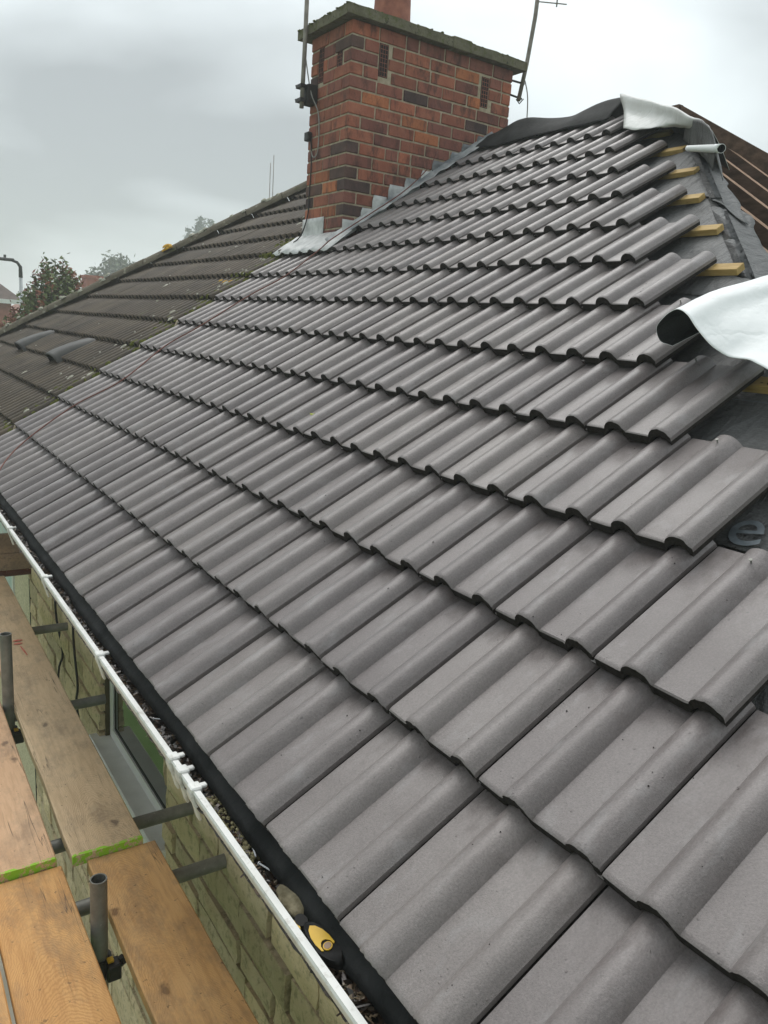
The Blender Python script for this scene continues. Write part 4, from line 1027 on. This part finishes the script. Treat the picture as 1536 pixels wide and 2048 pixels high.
mb.add(vs_, [tuple(range(n, 2*n))[::-1], *[(k, (k+1) % n, n+(k+1) % n, n+k) for k in range(n)]]); mb.build('yellow_label', M_YEL, tm)
for r_, zt_, mm_ in ((0.0085, 0.0165, M_YEL), (0.0066, 0.0172, simple('label_tan', (0.22, 0.14, 0.08), (0.28, 0.18, 0.11), 20, 0.4))):
    mb = MB(); mb.tube([TMM @ Vector((0, -0.0165, 0.0143)), TMM @ Vector((0, -0.0165, zt_))], r_, 20); mb.build('button', mm_, tm)
mb = MB(); oval(mb, [(0.012 * math.cos(t) - 0.002, 0.066 + 0.017 * math.sin(t)) for t in [2 * math.pi * k / 16 for k in range(16)]], -0.010, 0.010); mb.build('nose', M_BLKP, tm)
mb = MB(); oval(mb, [(-0.013 + 0.003 * math.cos(t), 0.064 + 0.012 * math.sin(t)) for t in [2 * math.pi * k / 12 for k in range(12)]], 0.002, 0.0095, bev=0.002); mb.build('yellow_stripe', M_YEL, tm)

# ------------------------------------------------------------------ loose membrane flaps
def S3(l): return [RF(*p) for p in l]
sec = S3([(1.645, 0.43, 0.03), (1.656, 0.494, 0.045), (1.679, 0.555, 0.055), (1.680, 0.62, 0.065), (1.684, 0.662, 0.09), (1.705, 0.714, 0.13), (1.725, 0.751, 0.16), (1.748, 0.80, 0.165), (1.752, 0.851, 0.14), (1.760, 0.905, 0.09), (1.752, 0.896, 0.05), (1.745, 0.850, 0.040)])
rows = []
for t, ax in enumerate(((0, 0, 0), (0.13, -0.028, -0.016), (0.26, -0.085, -0.045), (0.40, -0.16, -0.075))):
    row = []
    for i, p in enumerate(sec):
        k = max(0, i - 8) / 3.0
        d = RF(ax[0] * (1 - 0.15 * k) , ax[1] - (0.0 if i > 4 else 0.03 * t), ax[2] * (1.0 if i > 3 else 0.3))
        row.append(p + d)
    rows.append(row)
fl = sheet([[p + Vector((0.3, -0.2, 1)) * (0.0045 * nz3(p.x * 11, p.y * 11, p.z * 7) + 0.002 * nz3(p.x * 31, p.y * 27, p.z * 20)) for p in r_] for r_ in upsample(rows, 10, 8)], 0.0007, False).build('membrane_flap', [M_WHITE, M_FELTB], None, True)
tag(fl, 'large white flap of roofing membrane curling over tile ends at right', 'membrane')
# black membrane over the ridge
rows = []
for i in range(27):
    a = 4.60 - i * 0.0535; u = i / 26
    hump = 0.012 + 0.060 * math.exp(-((a - 4.20) / 0.24) ** 2) + 0.038 * math.exp(-((a - 3.35) / 0.26) ** 2) - 0.012 * math.exp(-((a - 3.70) / 0.12) ** 2)
    lo = 4.36 + 0.05 * nz3(a * 2.2, 3, 1)
    w = 0.012 * nz3(a * 6, 1, 5)
    rows.append([RF(lo, a, 0.020 + w), RF(lo + 0.06, a, 0.036 + w + hump * 0.2), RF(4.50, a, 0.036 + hump * 0.6 + w), RF(4.58, a, 0.03 + hump), Vector((RX, a, RZ + hump)), Vector((RX + 0.12, a, RZ - 0.07 + hump * 0.6)), Vector((RX + 0.3, a, RZ - 0.22))])
rf = sheet(upsample(rows, 2, 3), 0.0012, False).build('membrane_ridge_cover', [M_SKIRT, M_SKIRT], None, True)
tag(rf, 'rumpled black membrane draped along the ridge right of chimney', 'membrane')
rows = [[RF(4.45, 3.22, 0.15) + Vector((0.3, 0, -0.2)), RF(4.10, 2.62, 0.10) + Vector((0.3, 0, -0.2)), RF(3.80, 2.17, 0.08) + Vector((0.25, 0, -0.18)), RF(3.64, 1.97, 0.05) + Vector((0.2, 0, -0.15))],
        S3([(4.42, 3.12, 0.135), (4.10, 2.60, 0.11), (3.76, 2.12, 0.08), (3.64, 1.96, 0.05)]),
        S3([(4.25, 2.98, 0.07), (4.02, 2.56, 0.06), (3.82, 2.24, 0.05), (3.74, 2.09, 0.03)]),
        S3([(4.05, 2.84, 0.030), (3.955, 2.61, 0.030), (3.92, 2.39, 0.02), (3.90, 2.29, 0.01)])]
wf = sheet([[p + Vector((0, 0, 0.012 * nz3(i * 0.35, j * 0.4, 2))) for j, p in enumerate(r_)] for i, r_ in enumerate(upsample(rows, 5, 6))], 0.0012, False).build('membrane_flap', [m_white('membrane_dirty_white', (0.55, 0.55, 0.53), (0.74, 0.75, 0.75)), M_FELTB], None, True)
tag(wf, 'dirty white membrane flap over the top end of the ridge', 'membrane')
# grey fold below it
rows = [S3([(3.93, 2.36, -0.06), (3.70, 2.12, -0.05), (3.52, 1.93, -0.06), (3.42, 1.84, -0.07)]),
        S3([(3.93, 2.33, 0.00), (3.68, 2.07, 0.05), (3.49, 1.87, 0.05), (3.40, 1.80, 0.0)]),
        S3([(3.93, 2.32, 0.02), (3.65, 2.03, 0.105), (3.47, 1.84, 0.10), (3.38, 1.78, 0.03)]),
        [p + Vector((0.05, -0.02, -0.12)) for p in S3([(3.93, 2.30, 0.02), (3.66, 2.02, 0.09), (3.48, 1.84, 0.08), (3.38, 1.77, 0.03)])]]
gf = sheet(upsample(rows, 4, 5), 0.0012, False).build('membrane_fold', [M_FELT, M_FELT], None, True)
tag(gf, 'dark grey fold of membrane turned up at the hip below white flap', 'membrane')
# white offcut roll
mr = MB(); pts = []
A3, B3 = RF(3.62, 2.10, -0.01), RF(3.375, 1.74, 0.045); t_ = (B3 - A3).normalized(); e1 = t_.cross(Vector((0, 0, 1))).normalized(); e2 = e1.cross(t_)
rows = []
for i in range(9):
    p = A3 + (B3 - A3) * i / 8; rows.append([p + (e1 * math.cos(q) + e2 * math.sin(q)) * (0.016 + 0.003 * q / 6) * (0.75 + 0.35 * i / 8) for q in [0.45 * k for k in range(17)]])
ro = sheet(rows, 0.001, False).build('membrane_roll', [M_WHITE, M_FELTB], None, True)
tag(ro, 'small rolled white membrane offcut sticking out beyond the hip', 'membrane')

# ------------------------------------------------------------------ red cord over the tiles
cp = [(-0.10, 3.93, -0.05), (0.03, 4.096, 0.04), (0.251, 4.461, 0.035), (0.662, 4.60, 0.030), (0.978, 4.42, 0.04), (1.384, 4.60, 0.034), (1.619, 4.512, 0.04), (2.05, 4.49, 0.036), (2.297, 4.36, 0.045), (2.65, 4.44, 0.05), (2.82, 4.47, 0.06), (3.226, 4.50, 0.055), (3.55, 4.50, 0.06), (3.85, 4.53, 0.10), (4.02, 4.57, 0.16)]
mb = MB(); mb.tube(cat_rom(S3(cp), 8), 0.0042, 6)
tag(mb.build('cord', M_CORD, None, True), 'thin red brown cord trailing over new tiles up to the chimney', 'cord')
# leaf lying on the tiles
mb = MB(); lp = RF(1.136, 2.173, -0.005); l0 = [(-0.022, 0), (-0.010, 0.008), (0.006, 0.008), (0.022, 0), (0.006, -0.008), (-0.010, -0.008)]
mb.add([RF(1.136 + y * 0.9, 2.173 + x, 0.006 + 0.006 * (i % 2)) for i, (x, y) in enumerate(l0)], [(0, 1, 2), (0, 2, 3), (0, 3, 4), (0, 4, 5)])
mb.add([RF(1.136 + y * 0.9, 2.173 + x, 0.0045 + 0.006 * (i % 2)) for i, (x, y) in enumerate(l0)], [(2, 1, 0), (3, 2, 0), (4, 3, 0), (5, 4, 0)])
tag(mb.build('leaf', simple('leaf_yellow', (0.28, 0.33, 0.03), (0.42, 0.45, 0.06), 60, 0.5)), 'small yellow green leaf lying on the new tiles', 'leaf')

# crumbs of mortar and grit on the nearer tiles
gm = MB(); grg = random.Random(44)
def tile_top(s, a):
    c = max(0, int(s / G)); ls = s - c * G; y = (a + 30.0) % 0.3
    for i in range(len(PN) - 1):
        if PN[i][0] <= y <= PN[i+1][0]:
            t = (y - PN[i][0]) / max(1e-6, PN[i+1][0] - PN[i][0]); return PN[i][1] * (1 - t) + PN[i+1][1] * t - DROP * ls
    return -DROP * ls
for i in range(260):
    s_ = grg.uniform(0.01, 2.4); a_ = 0.3 * (int(s_ / G) - 2) + 0.02 + abs(grg.gauss(0, 1.5)); r_ = grg.choice((0.0008, 0.0010, 0.0012, 0.0015, 0.0020))
    if a_ > 4.4: continue
    p = RF(s_, a_, tile_top(s_, a_) + r_ * 0.3); vs_ = [p + Vector((math.cos(q * 1.256 + i) * r_ * grg.uniform(0.7, 1.5), math.sin(q * 1.256 + i) * r_ * grg.uniform(0.7, 1.5), -r_ * 0.4)) for q in range(5)] + [p + Vector((0, 0, r_))]
    gm.add(vs_, [(q, (q + 1) % 5, 5) for q in range(5)])
tag(gm.build('grit', M_EDGE), 'dark crumbs of grit scattered over the nearer new tiles', 'grit', kind='stuff')

# ------------------------------------------------------------------ moss and lichen on the old roof
mrg = random.Random(31)
def cushion(mb, p, r, h, seg=7, up=None):
    nrm = Vector((-SP, 0, CP)); x = Vector((0, 1, 0)); y = nrm.cross(x); vs_ = []; F = []
    lv = ((1.0, 0.0), (0.85, 0.55), (0.45, 0.92))
    ph = mrg.random() * 6
    for q, hh in lv:
        for k in range(seg):
            an = 2 * math.pi * k / seg + ph; rr = r * q * (1 + 0.25 * math.sin(3 * an + ph)); vs_.append(p + (x * math.cos(an) + y * math.sin(an)) * rr + nrm * h * hh)
    vs_.append(p + nrm * h); S = seg
    for i in range(2):
        for k in range(S): F.append((i*S+k, i*S+(k+1) % S, (i+1)*S+(k+1) % S, (i+1)*S+k))
    for k in range(S): F.append((2*S+k, 2*S+(k+1) % S, 3*S))
    mb.add(vs_, F)
mo = MB()
for i in range(900):
    s = mrg.uniform(0.1, 2.9); a = PARTY + abs(mrg.gauss(0.0, 0.14)) + 0.01
    cc = s / G
    dens = 0.35 + 0.65 * (1 if s > 1.3 else 0.4)
    if mrg.random() > dens: continue
    if mrg.random() < 0.6: s = round(cc) * G - mrg.uniform(0.0, 0.05)
    cushion(mo, RF(s, a, -0.036 * ((s / G) % 1) + 0.010), mrg.uniform(0.012, 0.036), mrg.uniform(0.010, 0.026))
for i in range(90):
    cushion(mo, RF(mrg.uniform(2.72, 3.02), mrg.uniform(5.22, 5.62), 0.0), mrg.uniform(0.012, 0.035), mrg.uniform(0.010, 0.03))
tag(mo.build('roof_moss', M_MOSS, None, True), 'green moss cushions on old tiles along the join with new tiles', 'moss', kind='stuff')
li = MB()
for i in range(110):
    if i < 70: s = mrg.uniform(0.3, 4.3); a = PARTY + 0.05 + abs(mrg.gauss(0, 0.35))
    else: s = mrg.uniform(0.5, 4.3); a = mrg.uniform(PARTY + 0.1, FAR - s * CP - 0.3)
    cushion(li, RF(s, a, -0.036 * ((s / G) % 1) + 0.028), mrg.choice((0.008, 0.010, 0.014, 0.018, 0.030)), 0.008, 8)
for i in range(46):
    t = mrg.random(); p = A + hd * hl * t + Vector((-0.06, -0.04, 0.075)) + Vector((mrg.uniform(-0.03, 0.03), mrg.uniform(-0.03, 0.03), mrg.uniform(-0.015, 0.02)))
    cushion(li, p, mrg.uniform(0.015, 0.04), 0.02, 8)
tag(li.build('roof_lichen', M_LICH, None, True), 'pale lichen spots scattered over old tiles and hip capping', 'lichen', kind='stuff')
li = MB()
pb = A + hd * hl * 0.655
for i in range(10): cushion(li, pb + Vector((-0.10 + mrg.uniform(-0.03, 0.02), -0.05 + mrg.uniform(-0.05, 0.05), 0.06 + mrg.uniform(-0.03, 0.02))), mrg.uniform(0.02, 0.05), 0.02, 8)
for i in range(26): cushion(li, RF(2.262 + mrg.uniform(-0.05, 0.10), 5.54 + mrg.uniform(-0.14, 0.16), -0.006), mrg.uniform(0.010, 0.026), 0.012, 8)
tag(li.build('orange_lichen', M_LICHO, None, True), 'orange lichen blotches on the old roof and its hip', 'lichen', kind='stuff')

# ------------------------------------------------------------------ scaffold
def board(label, x0, x1, y0, y1, zt, m, yaw=0.0, flip=False, group='scaffold boards', seed=0, jit=0.0015):
    """plank lying along y, origin at its near end"""
    rg = random.Random(seed); w = (x1 - x0); l = y1 - y0; mb = MB(); n = max(4, int(l / 0.12)); th = 0.038; secs = []
    for i in range(n + 1):
        y = l * i / n; e = 0.004 * nz3(y * 3, seed, 1); e2 = 0.004 * nz3(y * 3, seed, 6); zz = 0.002 * nz3(y * 2, seed, 3)
        ey = rg.uniform(-0.002, 0.002) if i in (0, n) else 0
        c = 0.004
        secs.append([(-w/2 + e, y+ey, -th + zz), (w/2 + e2, y+ey, -th + zz), (w/2 + e2, y+ey, -c + zz), (w/2 + e2 - c, y+ey, zz), (w/6, y+ey, zz - 0.001), (-w/6, y+ey, zz - 0.001), (-w/2 + e + c, y+ey, zz), (-w/2 + e, y+ey, -c + zz)])
    k = 8; vs_ = [p for s_ in secs for p in s_]
    F = [(i*k+j, i*k+(j+1) % k, (i+1)*k+(j+1) % k, (i+1)*k+j) for i in range(n) for j in range(k)] + [tuple(range(k))[::-1], tuple(n*k+j for j in range(k))]
    mb.add(vs_, [f_[::-1] for f_ in F] if False else F)
    o = mb.build('scaffold_board', m); o.location = ((x0 + x1) / 2, y0, zt); o.rotation_euler = (0, 0, yaw)
    autosmooth(o, 30); return tag(o, label, 'scaffold board', group)
board('orange brown plank nearest the wall in the lower foreground, beside upright tube', -0.098, 0.125, -0.75, 1.666, -0.757, M_BOARD_O2, 0, seed=1)
board('wide orange plank with wavy grain left of the front upright tube', -0.394, -0.175, -0.75, 1.680, -0.757, M_BOARD_O, 0, seed=2)
board('plain tan plank at the bottom left corner of the picture', -0.640, -0.405, -0.75, 3.4, -0.772, M_BOARD_O2, 0, seed=3)
board('weathered grey brown plank with lime painted end, running under gutter', -0.143, 0.085, 1.672, 4.74, -0.731, M_BOARD_G, -0.010, seed=4)
board('pinkish plank with lime painted end at left edge', -0.414, -0.188, 1.690, 4.74, -0.731, M_BOARD_P, -0.009, seed=5)
gb = [o for o in bpy.data.objects if o.name.startswith('scaffold_board') and o['label'].startswith('weathered')][0]
mb = MB(); M_REDP = simple('red_paint', (0.48, 0.09, 0.06), (0.60, 0.20, 0.14), 60, 0.7)
for (p, q, w) in (((-0.019, 3.581, 0), (0.028, 3.574, 0), 0.012), ((-0.020, 3.535, 0), (0.022, 3.533, 0), 0.013), ((0.005, 3.50, 0), (0.015, 3.36, 0), 0.005)):
    p = Vector(p); q = Vector(q); d = (q - p).normalized(); e = Vector((-d.y, d.x, 0)) * w; zz = Vector((0, 0, -0.7275))
    pts = [p - e * 0.4, p + (q - p) * 0.4 - e, q - e * 0.3, q + e * 0.5, p + (q - p) * 0.5 + e, p + e * 0.3]; mb.add([v_ + zz for v_ in pts], [tuple(range(6))])
mb.build('paint_mark', M_REDP, gb)
# stop-end board on edge across the far end
mb = MB(); mb.cbox((-0.75, 4.79, -0.715), (0.30, 4.828, -0.600), 0.003); mb.cbox((-0.75, 4.795, -0.598), (0.31, 4.833, -0.468), 0.003)
o = mb.build('stop_end_board', M_BOARD_D, None, False, (-0.2, 4.8, -0.715)); tag(o, 'dark timbers on edge closing the far end of scaffold walkway', 'scaffold board')
sc = thing('scaffold', 'galvanised scaffold tubes and fittings holding the planks', 'scaffold', (-0.3, 2.0, -4.9))
TR = 0.02415
for (x, y, z1) in ((-0.137, 1.367, -0.604), (-0.150, 2.86, -0.400)):
    mb = MB(); mb.pipe((x, y, -4.9), (x, y, z1), TR, TR - 0.004, 24); autosmooth(mb.build('standard', M_GALV, sc), 40)
for y, x1, m in ((1.55, 0.345, M_GALV), (1.895, 0.345, M_GALV), (2.93, 0.285, M_GALV), (3.95, 0.345, M_GALV), (5.11, 0.35, M_RUST)):
    mb = MB(); mb.pipe((-1.35, y, -0.834), (x1, y, -0.834), TR, TR - 0.004, 20); autosmooth(mb.build('transom', m, sc), 40)
mb = MB(); mb.pipe((-0.215, -1.2, -0.885), (-0.215, 5.4, -0.885), TR, TR - 0.004, 18); autosmooth(mb.build('ledger', M_GALV, sc), 40)
mb = MB(); mb.pipe((-1.25, -1.2, -0.885), (-1.25, 5.4, -0.885), TR, TR - 0.004, 18); autosmooth(mb.build('ledger', M_GALV, sc), 40)
for (x, y, z_) in ((-0.137, 1.367, -0.90), (-0.150, 2.86, -0.88)):
    mb = MB(); mb.pipe((x, y, z_ - 0.03), (x, y, z_ + 0.03), TR + 0.010, TR + 0.0005, 20)
    mb.cbox((x + 0.010, y - 0.055, z_ - 0.028), (x + 0.050, y - 0.012, z_ + 0.026), 0.004)
    mb.tube([(x + 0.03, y - 0.03, z_ + 0.012), (x + 0.105, y - 0.01, z_ + 0.020)], 0.0085, 10); mb.tube([(x + 0.050, y - 0.03, z_ + 0.012), (x + 0.064, y - 0.024, z_ + 0.014)], 0.016, 6)
    mb.cbox((x - 0.05, y - 0.03, z_ - 0.03), (x - 0.02, y + 0.03, z_ + 0.03), 0.004)
    cpl = mb.build('coupler', M_IRON, sc)
    mb = MB(); mb.cbox((x + 0.014, y - 0.040, z_ + 0.0265), (x + 0.032, y - 0.020, z_ + 0.036), 0.002); mb.build('paint_mark', M_YEL, cpl)

# ------------------------------------------------------------------ background
def far_house(name, label, x0, x1, y0, y1, ze, zr, mw, mr, chim=None):
    h = thing(name, label, 'house', ((x0 + x1) / 2, (y0 + y1) / 2, -4.9), 'houses across the street')
    mb = MB(); mb.box((x0, y0, -4.9), (x1, y1, ze)); mb.build('wall', mw, h)
    o_ = 0.35; w = (y1 - y0) / 2 + o_; ym = (y0 + y1) / 2
    mb = MB(); mb.add([(x0-o_, y0-o_, ze-0.1), (x1+o_, y0-o_, ze-0.1), (x1+o_, y1+o_, ze-0.1), (x0-o_, y1+o_, ze-0.1), (x0-o_+w, ym, zr), (x1+o_-w, ym, zr)], [(0,1,5,4),(1,2,5),(2,3,4,5),(3,0,4),(0,3,2,1)]); rfo = mb.build('roof', mr, h)
    if chim:
        cx, cy, cz = chim; mb = MB(); mb.box((cx-0.28, cy-0.35, zr-1.2), (cx+0.28, cy+0.35, cz)); mb.box((cx-0.33, cy-0.4, cz), (cx+0.33, cy+0.4, cz+0.1)); mb.build('chimney', M_FBRICK, rfo)
    mb = MB(); mb.box((x0-o_-0.05, y0-o_-0.08, ze-0.22), (x1+o_+0.05, y0-o_-0.002, ze-0.08)); mb.build('fascia', M_PVC, h)
    for wx in (x0 + (x1-x0)*0.2, x0 + (x1-x0)*0.5, x0 + (x1-x0)*0.8):
        for wz in (ze - 1.7, ze - 4.3):
            mb = MB(); frame(mb, 0, 0, 0, 0, 0, 0, 0) if False else None
            mb.box((wx-0.6, y0-0.03, wz), (wx+0.6, y0-0.002, wz+1.1)); wo_ = mb.build('window', M_PVC, h)
            mb = MB(); mb.box((wx-0.52, y0-0.04, wz+0.08), (wx-0.03, y0-0.031, wz+1.02)); mb.box((wx+0.03, y0-0.04, wz+0.08), (wx+0.52, y0-0.031, wz+1.02)); mb.build('pane', M_GLASS, wo_)
    return h
far_house('far_house', 'red brick house with brown hipped roof at far left edge', -5.5, 4.05, 29.2, 36.0, 1.30, 4.3, M_FBRICK, M_FROOF)
far_house('far_house', 'red roofed house with small brick chimney showing behind shrub', 5.2, 12.5, 31.0, 37.0, 0.0, 1.85, M_FBRICK, M_FROOFR, (7.0, 30.4, 2.2))
far_house('far_house', 'distant red roofed house hidden behind the leafy shrub', 7.6, 14.0, 52.0, 58.0, 0.4, 2.4, M_FBRICK, M_FROOFR)
# street lamp
sl = thing('street_lamp', 'grey street lamp post with black head left of shrub', 'street lamp', (3.0, 21.0, -4.9))
mb = MB(); mb.tube([(3.0, 21.0, -4.9), (3.0, 21.0, 0.0), (3.0, 21.0, 1.72)], [0.08, 0.05, 0.042], 10); mb.build('pole', M_LAMP, sl, True)
mb = MB(); mb.tube([(3.0, 21.0, 1.70), (3.0, 21.0, 1.95), (2.93, 21.0, 2.05), (2.80, 21.0, 2.09)], [0.048, 0.042, 0.035, 0.032], 8); mb.build('arm', M_IRON, sl, True)
mb = MB(); mb.cbox((2.42, 20.9, 2.06), (2.86, 21.1, 2.13), 0.02); mb.tube([(2.66, 21, 2.13), (2.66, 21, 2.20)], 0.03, 8); mb.build('lantern', M_IRON, sl)

# trees
def leaf_quads(mb, p, d, n, spread, size, rg, mi, along=0.8):
    for i in range(n):
        q = p + Vector((rg.gauss(0, spread), rg.gauss(0, spread), rg.gauss(0, spread * along)))
        u = Vector((rg.gauss(0, 1), rg.gauss(0, 1), rg.gauss(0, 0.7))).normalized(); w_ = u.cross(Vector((rg.gauss(0, 1), rg.gauss(0, 1), rg.gauss(0, 1)))).normalized()
        s_ = size * rg.uniform(0.6, 1.3); mb.add([q - u * s_, q + w_ * s_ * 0.45, q + u * s_, q - w_ * s_ * 0.45], [(0, 1, 2, 3)], mi)
def shoot_tree(name, label, base, top, spread, nshoot, seed, cat='shrub', drop=1.3):
    rg = random.Random(seed); t = thing(name, label, cat, base)
    tr = MB(); cr = MB(); b = Vector(base); h = top - b.z
    tr.tube([b, b + Vector((0.05, 0, h * 0.25)), b + Vector((0, 0.05, h * 0.55))], [0.16, 0.12, 0.07], 8)
    for i in range(nshoot):
        an = rg.uniform(0, 2 * math.pi); rr = spread * math.sqrt(rg.random())
        e = b + Vector((rr * math.cos(an), rr * math.sin(an), h - drop * (rr / spread) ** 1.2 - abs(rg.gauss(0, 0.28)))); s0 = b + Vector((rr * 0.55 * math.cos(an), rr * 0.55 * math.sin(an), e.z - b.z - rg.uniform(1.3, 2.2)))
        m_ = (s0 + e) / 2 + Vector((rg.gauss(0, 0.06), rg.gauss(0, 0.06), 0)); path = cat_rom([s0, m_, e], 6)
        tr.tube(path, [0.014 - 0.0009 * k for k in range(len(path))], 4)
        for k, p in enumerate(path):
            f = k / (len(path) - 1)
            leaf_quads(cr, p, None, 16 if f < 0.85 else 8, 0.10 * (1.15 - 0.8 * f), 0.042, rg, 1 if (rg.random() < 0.02 + 0.42 * f ** 6) else 0, 1.2)
    tr.build('trunk', M_BARK, t); cr.build('crown', [M_LEAFG, M_LEAFR], t); return t
shoot_tree('leafy_shrub', 'tall green shrub with red young shoots behind the hip at left', (2.22, 13.2, -4.9), 1.96, 0.95, 300, 3, drop=1.5)
shoot_tree('leafy_shrub', 'smaller green shrub rising just right of the red tipped shrub', (3.25, 14.6, -4.9), 1.62, 0.7, 110, 9)
shoot_tree('leafy_shrub', 'red tinged shrub at the left picture edge beneath the lamp', (1.30, 12.6, -4.9), 0.42, 0.5, 80, 14, drop=0.5)
def round_tree(name, label, base, top, rx, ncl, seed, mats, size=0.16, tall=1.0):
    rg = random.Random(seed); t = thing(name, label, 'tree', base); b = Vector(base); h = top - b.z; tr = MB(); cr = MB()
    tr.tube([b, b + Vector((0.1, 0, h * 0.4)), b + Vector((0, 0.1, h * 0.75))], [0.3, 0.22, 0.1], 8)
    c = b + Vector((0, 0, h - rx * tall))
    for i in range(ncl):
        d = Vector((rg.gauss(0, 1), rg.gauss(0, 1), rg.gauss(0, 1))).normalized(); rr = rg.random() ** 0.4
        p = c + Vector((d.x * rx * rr, d.y * rx * rr, d.z * rx * tall * rr))
        if i % 3 == 0: tr.tube([b + Vector((0, 0, h * 0.45)), (b + Vector((0, 0, h * 0.55)) + p) / 2, p], [0.08, 0.05, 0.015], 4)
        leaf_quads(cr, p, None, 60, max(rx * 0.14, 0.19), size, rg, 0)
    tr.build('trunk', M_BARK, t); cr.build('crown', mats, t); return t
round_tree('broad_tree', 'pale hazy broadleaf tree above the hip, left of centre', (15.3, 57.2, -4.9), 5.0, 2.1, 90, 4, [M_LEAFP], 0.17, 1.0)
round_tree('broad_tree', 'lower hazy tree crown touching the hip right of pale tree', (16.9, 56.8, -4.9), 4.1, 1.1, 36, 6, [M_LEAFP], 0.17, 1.1)
for k, (dx, tp, lb) in enumerate(((-0.9, 9.6, 'shortest hazy poplar at left of distant trio behind hip'), (0.0, 11.2, 'tallest hazy poplar in the middle of distant trio'), (1.0, 10.9, 'right hand hazy poplar of distant trio behind hip'))):
    round_tree('poplar_tree', lb, (31.2 + dx * 1.05, 83.5 - dx * 0.7, -4.9), tp + 0.7, 0.42, 120, 50 + k, [M_LEAFP], 0.20, 9.0)['group'] = 'distant poplars'

# ------------------------------------------------------------------ haze: damp air between here and the far trees
mb = MB(); mb.box((-60, -30, -5.9), (90, 140, 13.5)); hz = mb.build('haze', [])
hm = bpy.data.materials.new('haze'); hm.use_nodes = True; hn = hm.node_tree; hn.nodes.clear()
ho = hn.nodes.new('ShaderNodeOutputMaterial'); hv = hn.nodes.new('ShaderNodeVolumePrincipled'); hn.links.new(hv.outputs[0], ho.inputs['Volume'])
hv.inputs['Color'].default_value = (0.93, 0.97, 0.98, 1); hv.inputs['Density'].default_value = 0.005; hv.inputs['Anisotropy'].default_value = 0.2
hz.data.materials.clear(); hz.data.materials.append(hm); tag(hz, 'thin grey drizzle haze over the whole scene', 'haze', kind='stuff')
scene.cycles.volume_bounces = 2
